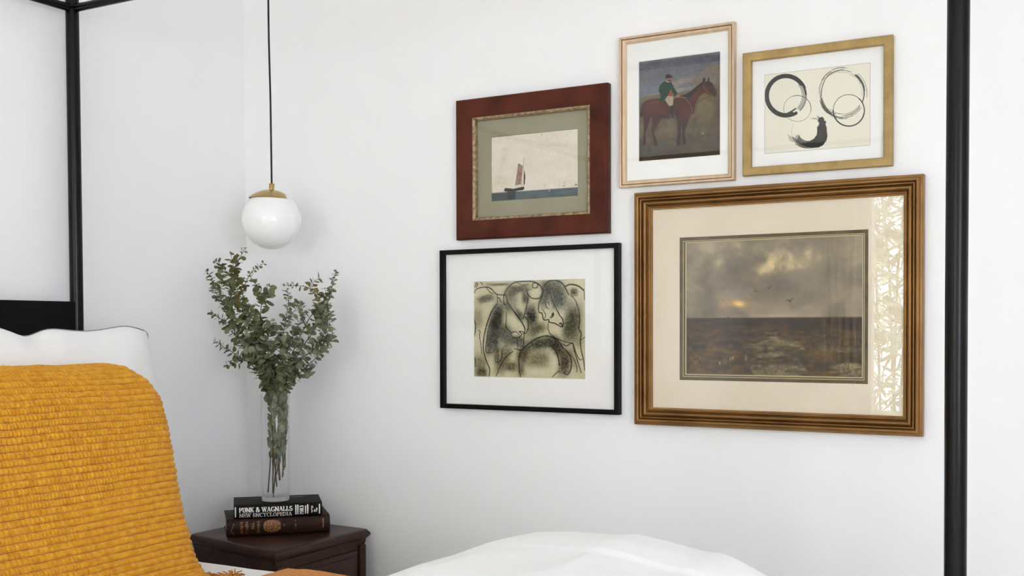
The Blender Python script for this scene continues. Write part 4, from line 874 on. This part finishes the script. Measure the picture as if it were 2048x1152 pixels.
for i in range(8): E_.line([(382+i*5, 790+i*3), (394+i*5, 835+i*2)], 1.8, K_, .6, .8, False)
bx = np.minimum(np.minimum(E_.xx, E_.W-1-E_.xx), np.minimum(E_.yy, E_.H-1-E_.yy)); E_.mix((bx < 1.2).astype(float), (176, 172, 160), .8)

# --- sailing barge
B_ = Sheet(280, 190, [(58, 122), (925, 40), (920, 705), (65, 765)], (226, 216, 200))
B_.mix(B_.n(6, 7, 3, 5), (214, 202, 184), .6); B_.blob((190, 310), 50, 140, (202, 188, 166), .6, 25, tex=.4+.6*B_.n(14, 14, 5)); B_.blob((700, 200), 220, 22, (206, 186, 170), .5, 10); B_.blob((150, 560), 120, 90, (206, 192, 160), .6, tex=B_.n(12, 12, 7)); B_.blob((800, 580), 130, 40, (208, 200, 184), .5)
B_.poly([(50, 682), (400, 658), (640, 640), (930, 620), (930, 720), (50, 780)], (86, 98, 98), 1, 1, False); B_.poly([(50, 682), (300, 664), (300, 780), (50, 790)], (66, 68, 58), .9, 3, False)  # dark olive patch at left paints in a reflection on the glass
B_.mix(B_.polymask([(50, 686), (400, 662), (640, 645), (930, 625), (930, 720), (50, 780)], 1, False)*B_.n(40, 10, 9, 3, .45, .65), (62, 78, 82), .7); B_.line([(70, 684), (400, 660), (930, 622)], 4, (200, 196, 184), .8, .8, False)
B_.poly([(186, 650), (200, 632), (280, 640), (388, 618), (390, 640), (376, 652), (300, 662), (240, 668), (190, 664)], (40, 36, 28), 1, 1, False); B_.poly([(215, 664), (305, 658), (298, 735), (222, 742)], (34, 40, 38), .75, 4, False)  # soft dark block below the hull belongs to the painted glass reflection
B_.poly([(332, 386), (376, 412), (358, 596), (302, 604), (318, 500)], (134, 98, 88), 1, 1, False, tex=.7+.3*B_.n(30, 30, 11)); B_.line([(332, 386), (300, 610)], 4, (70, 52, 44), .8, .8, False); B_.line([(386, 330), (366, 620)], 3.5, (110, 96, 84), .9, .8, False)
B_.poly([(300, 606), (358, 598), (362, 618), (296, 630)], (214, 204, 190), .9, 1, False); B_.poly([(388, 450), (398, 500), (396, 580), (386, 604), (384, 540)], (66, 46, 42), 1, 1); B_.line([(372, 440), (376, 600)], 5, (222, 214, 200), .8, .8, False)
for x, y, h in ((596, 625, 34), (786, 614, 44), (800, 590, 24), (900, 604, 22), (735, 620, 18), (640, 660, 20)): B_.line([(x-4, y), (x+4, y-h)], 3.5, (158, 140, 122), .8, .8, False)
B_.poly([(886, 604), (900, 588), (916, 598), (914, 610)], (140, 112, 98), .9, 1, False); B_.poly([(770, 612), (800, 606), (790, 616)], (120, 104, 92), .8, 1, False); B_.blob((640, 658), 8, 8, (196, 190, 176), .8); B_.blob((560, 92), 6, 6, (120, 104, 90), .7)
B_.grain(.05, 9)

# ------------------------------------------------------------------ framed pictures on the right-hand wall
def ring(name, x0, x1, z0, z1, prof, m, parent, angle=30):
    """mitred moulding: prof is a closed loop of (inset from the outer edge, projection from the wall)"""
    bm = nb(); R_ = [[bm.verts.new((x, -o_, z)) for x, z in ((x0+i_, z0+i_), (x1-i_, z0+i_), (x1-i_, z1-i_), (x0+i_, z1-i_))] for i_, o_ in prof]
    for a, b in zip(R_, R_[1:]+R_[:1]):
        for k in range(4): bm.faces.new((a[k], a[(k+1) % 4], b[(k+1) % 4], b[k]))
    return obj(name, bm, m, parent, angle=angle)
def ringbox(name, o4, i4, y0, y1, m, parent, bevel=.0012):
    """flat board from rectangle o4 with a bevelled window i4"""
    bm = nb(); loops = []
    for (r4, y, g_) in ((o4, y0, 0), (o4, y1, 0), (i4, y1, bevel), (i4, y0, 0)):
        a, b, c, d = r4; loops.append([bm.verts.new((x, -y, z)) for x, z in ((a-g_, c-g_), (b+g_, c-g_), (b+g_, d+g_), (a-g_, d+g_))])
    for p, q in zip(loops, loops[1:]+loops[:1]):
        for k in range(4): bm.faces.new((p[k], p[(k+1) % 4], q[(k+1) % 4], q[k]))
    return obj(name, bm, m, parent, smooth=False)
def rnd_prof(pts, r=.0015, n=3):
    """round the convex corners of a profile"""
    out = []; N = len(pts)
    for i in range(N):
        a, b, c = (np.array(pts[i-1]), np.array(pts[i]), np.array(pts[(i+1) % N]))
        l1, l2 = np.linalg.norm(a-b), np.linalg.norm(c-b); q = min(r, l1*.45, l2*.45)
        p, s_ = b+(a-b)/l1*q, b+(c-b)/l2*q
        for k in range(n+1):
            t = k/n; out.append(tuple((1-t)**2*p+2*t*(1-t)*b+t*t*s_))
    return out
def picture(label, cx, cz):
    return thing('framed_picture', label, 'picture', (cx, 0, cz))
def loc4(r, cx, cz): return (r[0]-cx, r[1]-cx, r[2]-cz, r[3]-cz)
def finish(t, inner, sheet, pr, mt, ymat, m_print, m_mat, pname='print', op=None):
    x0, x1, z0, z1 = inner
    obj('backing', box(nb(), x0-.008, x1+.008, -.0045, -.002, z0-.008, z1+.008), M_back, t, smooth=False)
    if m_mat:
        ringbox('mat_board', (x0-.006, x1+.006, z0-.006, z1+.006), op or pr, .0052, ymat, m_mat, t)
    e = .0
    sheet.build(pname, pr[0]-e, pr[1]+e, pr[2]-e, pr[3]+e, -.0058 if m_mat else -.006, m_print, t)
    obj('glass_pane', box(nb(), x0-.005, x1+.005, -ymat-.0032, -ymat-.0012, z0-.005, z1+.005), M_pane, t, smooth=False)

# worn red frame with the barge
o4 = (.8761, 1.3808, 1.4319, 1.8541); cx, cz = (o4[0]+o4[1])/2, (o4[2]+o4[3])/2
t = picture('sailing barge print in a worn wide red-brown wooden frame, upper left of the wall group', cx, cz); o = loc4(o4, cx, cz)
ring('frame', *o, rnd_prof([(0, .0015), (0, .026), (.004, .030), (.030, .0275), (.052, .023), (.0565, .0235), (.0565, .0015)], .002), M_red, t)
NB = 150
ring('gilt_liner', o[0]+.0562, o[1]-.0562, o[2]+.0562, o[3]-.0562, rnd_prof([(0, .002), (0, .0235), (.002, .026), (.005, .026), (.008, .0225), (.0095, .0215), (.0095, .002)], .0015), M_gilt, t)
inn = (o[0]+.0655, o[1]-.0655, o[2]+.0655, o[3]-.0655)
finish(t, inn, B_, loc4((.990, 1.2775, 1.5455, 1.736), cx, cz), None, .0075, M_paper, M_matg)

# pale gilt frame with the rider
o4 = (1.4136, 1.7470, 1.5567, 1.9756); cx, cz = (o4[0]+o4[1])/2, (o4[2]+o4[3])/2
t = picture('rider in green coat on a bay horse, in a thin pale gilt frame', cx, cz); o = loc4(o4, cx, cz)
ring('frame', *o, rnd_prof([(0, .0015), (0, .020), (.0015, .022), (.0055, .022), (.0068, .0195), (.0068, .0015)], .001), M_pink, t)
ring('groove', o[0]+.0066, o[1]-.0066, o[2]+.0066, o[3]-.0066, [(0, .002), (0, .0175), (.0022, .0175), (.0022, .002)], M_pinkd, t)
ring('inner_moulding', o[0]+.0085, o[1]-.0085, o[2]+.0085, o[3]-.0085, rnd_prof([(0, .002), (0, .0185), (.002, .0195), (.0070, .0175), (.0090, .0135), (.0105, .0135), (.0105, .002)], .001), M_pink, t)
inn = (o[0]+.019, o[1]-.019, o[2]+.019, o[3]-.019)
finish(t, inn, H_, loc4((1.4685, 1.7025, 1.629, 1.904), cx, cz), None, .0075, M_canvas, M_matw)

# flat gold frame with the ink rings
o4 = (1.7697, 2.1520, 1.5648, 1.8882); cx, cz = (o4[0]+o4[1])/2, (o4[2]+o4[3])/2
t = picture('black brush-stroke ink rings on ivory paper in a flat antique gold frame', cx, cz); o = loc4(o4, cx, cz)
ring('frame', *o, rnd_prof([(0, .0015), (0, .020), (.003, .0215), (.019, .0195), (.0225, .0175), (.0225, .0015)], .0018), M_gold2, t)
inn = (o[0]+.0222, o[1]-.0222, o[2]+.0222, o[3]-.0222)
obj('backing', box(nb(), inn[0]-.006, inn[1]+.006, -.0045, -.002, inn[2]-.006, inn[3]+.006), M_back, t, smooth=False)
obj('mat_board', box(nb(), inn[0]-.005, inn[1]+.005, -.006, -.0045, inn[2]-.005, inn[3]+.005), M_matw, t, smooth=False)
E_.build('print', *loc4((1.8251, 2.0959, 1.621, 1.8284), cx, cz), -.0066, M_paper, t)
obj('glass_pane', box(nb(), inn[0]-.005, inn[1]+.005, -.0110, -.009, inn[2]-.005, inn[3]+.005), M_pane, t, smooth=False)

# thin black frame with the charcoal horses
o4 = (.8137, 1.4129, .9198, 1.4034); cx, cz = (o4[0]+o4[1])/2, (o4[2]+o4[3])/2
t = picture('charcoal drawing of grazing horses on wide white mat in a thin black frame', cx, cz); o = loc4(o4, cx, cz)
ring('frame', *o, rnd_prof([(0, .0015), (0, .025), (.0135, .025), (.0135, .0015)], .001), M_blackf, t)
inn = (o[0]+.0133, o[1]-.0133, o[2]+.0133, o[3]-.0133)
finish(t, inn, C_, loc4((.9264, 1.300, 1.0185, 1.3045), cx, cz), None, .0075, M_paper, M_matw)

# wide bronze frame with the heath landscape
o4 = (1.4623, 2.2268, .8960, 1.5386); cx, cz = (o4[0]+o4[1])/2, (o4[2]+o4[3])/2
t = picture('largest picture, stormy heath landscape on cream mat in a wide ribbed bronze frame', cx, cz); o = loc4(o4, cx, cz)
def bead(c, r, base, n=7): return [(c-r*math.cos(PI*k/n), base+r*math.sin(PI*k/n)) for k in range(n+1)]
pf = [(0, .0015), (0, .026)] + [(.0015, .0285), (.006, .0290)] + bead(.0115, .0050, .0315) + [(.0170, .0300), (.0185, .0285)] + bead(.0208, .0020, .0310, 5) + [(.0232, .0265), (.0245, .0235)] + bead(.0305, .0050, .0245) + [(.0362, .0205), (.0385, .0180)] + bead(.0415, .0022, .0190, 5) + [(.0440, .0160), (.0480, .0150), (.0480, .0015)]
ring('frame', *o, pf, M_bronze, t, angle=28)
inn = (o[0]+.0478, o[1]-.0478, o[2]+.0478, o[3]-.0478)
li = loc4((1.590, 2.0915, 1.0225, 1.410), cx, cz); pr = loc4((1.608, 2.0768, 1.0388, 1.3955), cx, cz)
finish(t, inn, L_, pr, None, .0085, M_canvas, M_matc, op=li)
ringbox('olive_slip', (li[0]-.004, li[1]+.004, li[2]-.004, li[3]+.004), (li[0]+.0085, li[1]-.0085, li[2]+.0085, li[3]-.0085), .0053, .0074, M_olive, t)
ringbox('gilt_slip', (li[0]+.008, li[1]-.008, li[2]+.008, li[3]-.008), (li[0]+.0105, li[1]-.0105, li[2]+.0105, li[3]-.0105), .0054, .0070, M_giltline, t)
ringbox('dark_slip', (li[0]+.010, li[1]-.010, li[2]+.010, li[3]-.010), (pr[0]-.0022, pr[1]+.0022, pr[2]-.0022, pr[3]+.0022), .0054, .0066, M_olive, t)
ringbox('inner_slip', (pr[0]-.003, pr[1]+.003, pr[2]-.003, pr[3]+.003), pr, .0054, .0064, M_giltline, t)
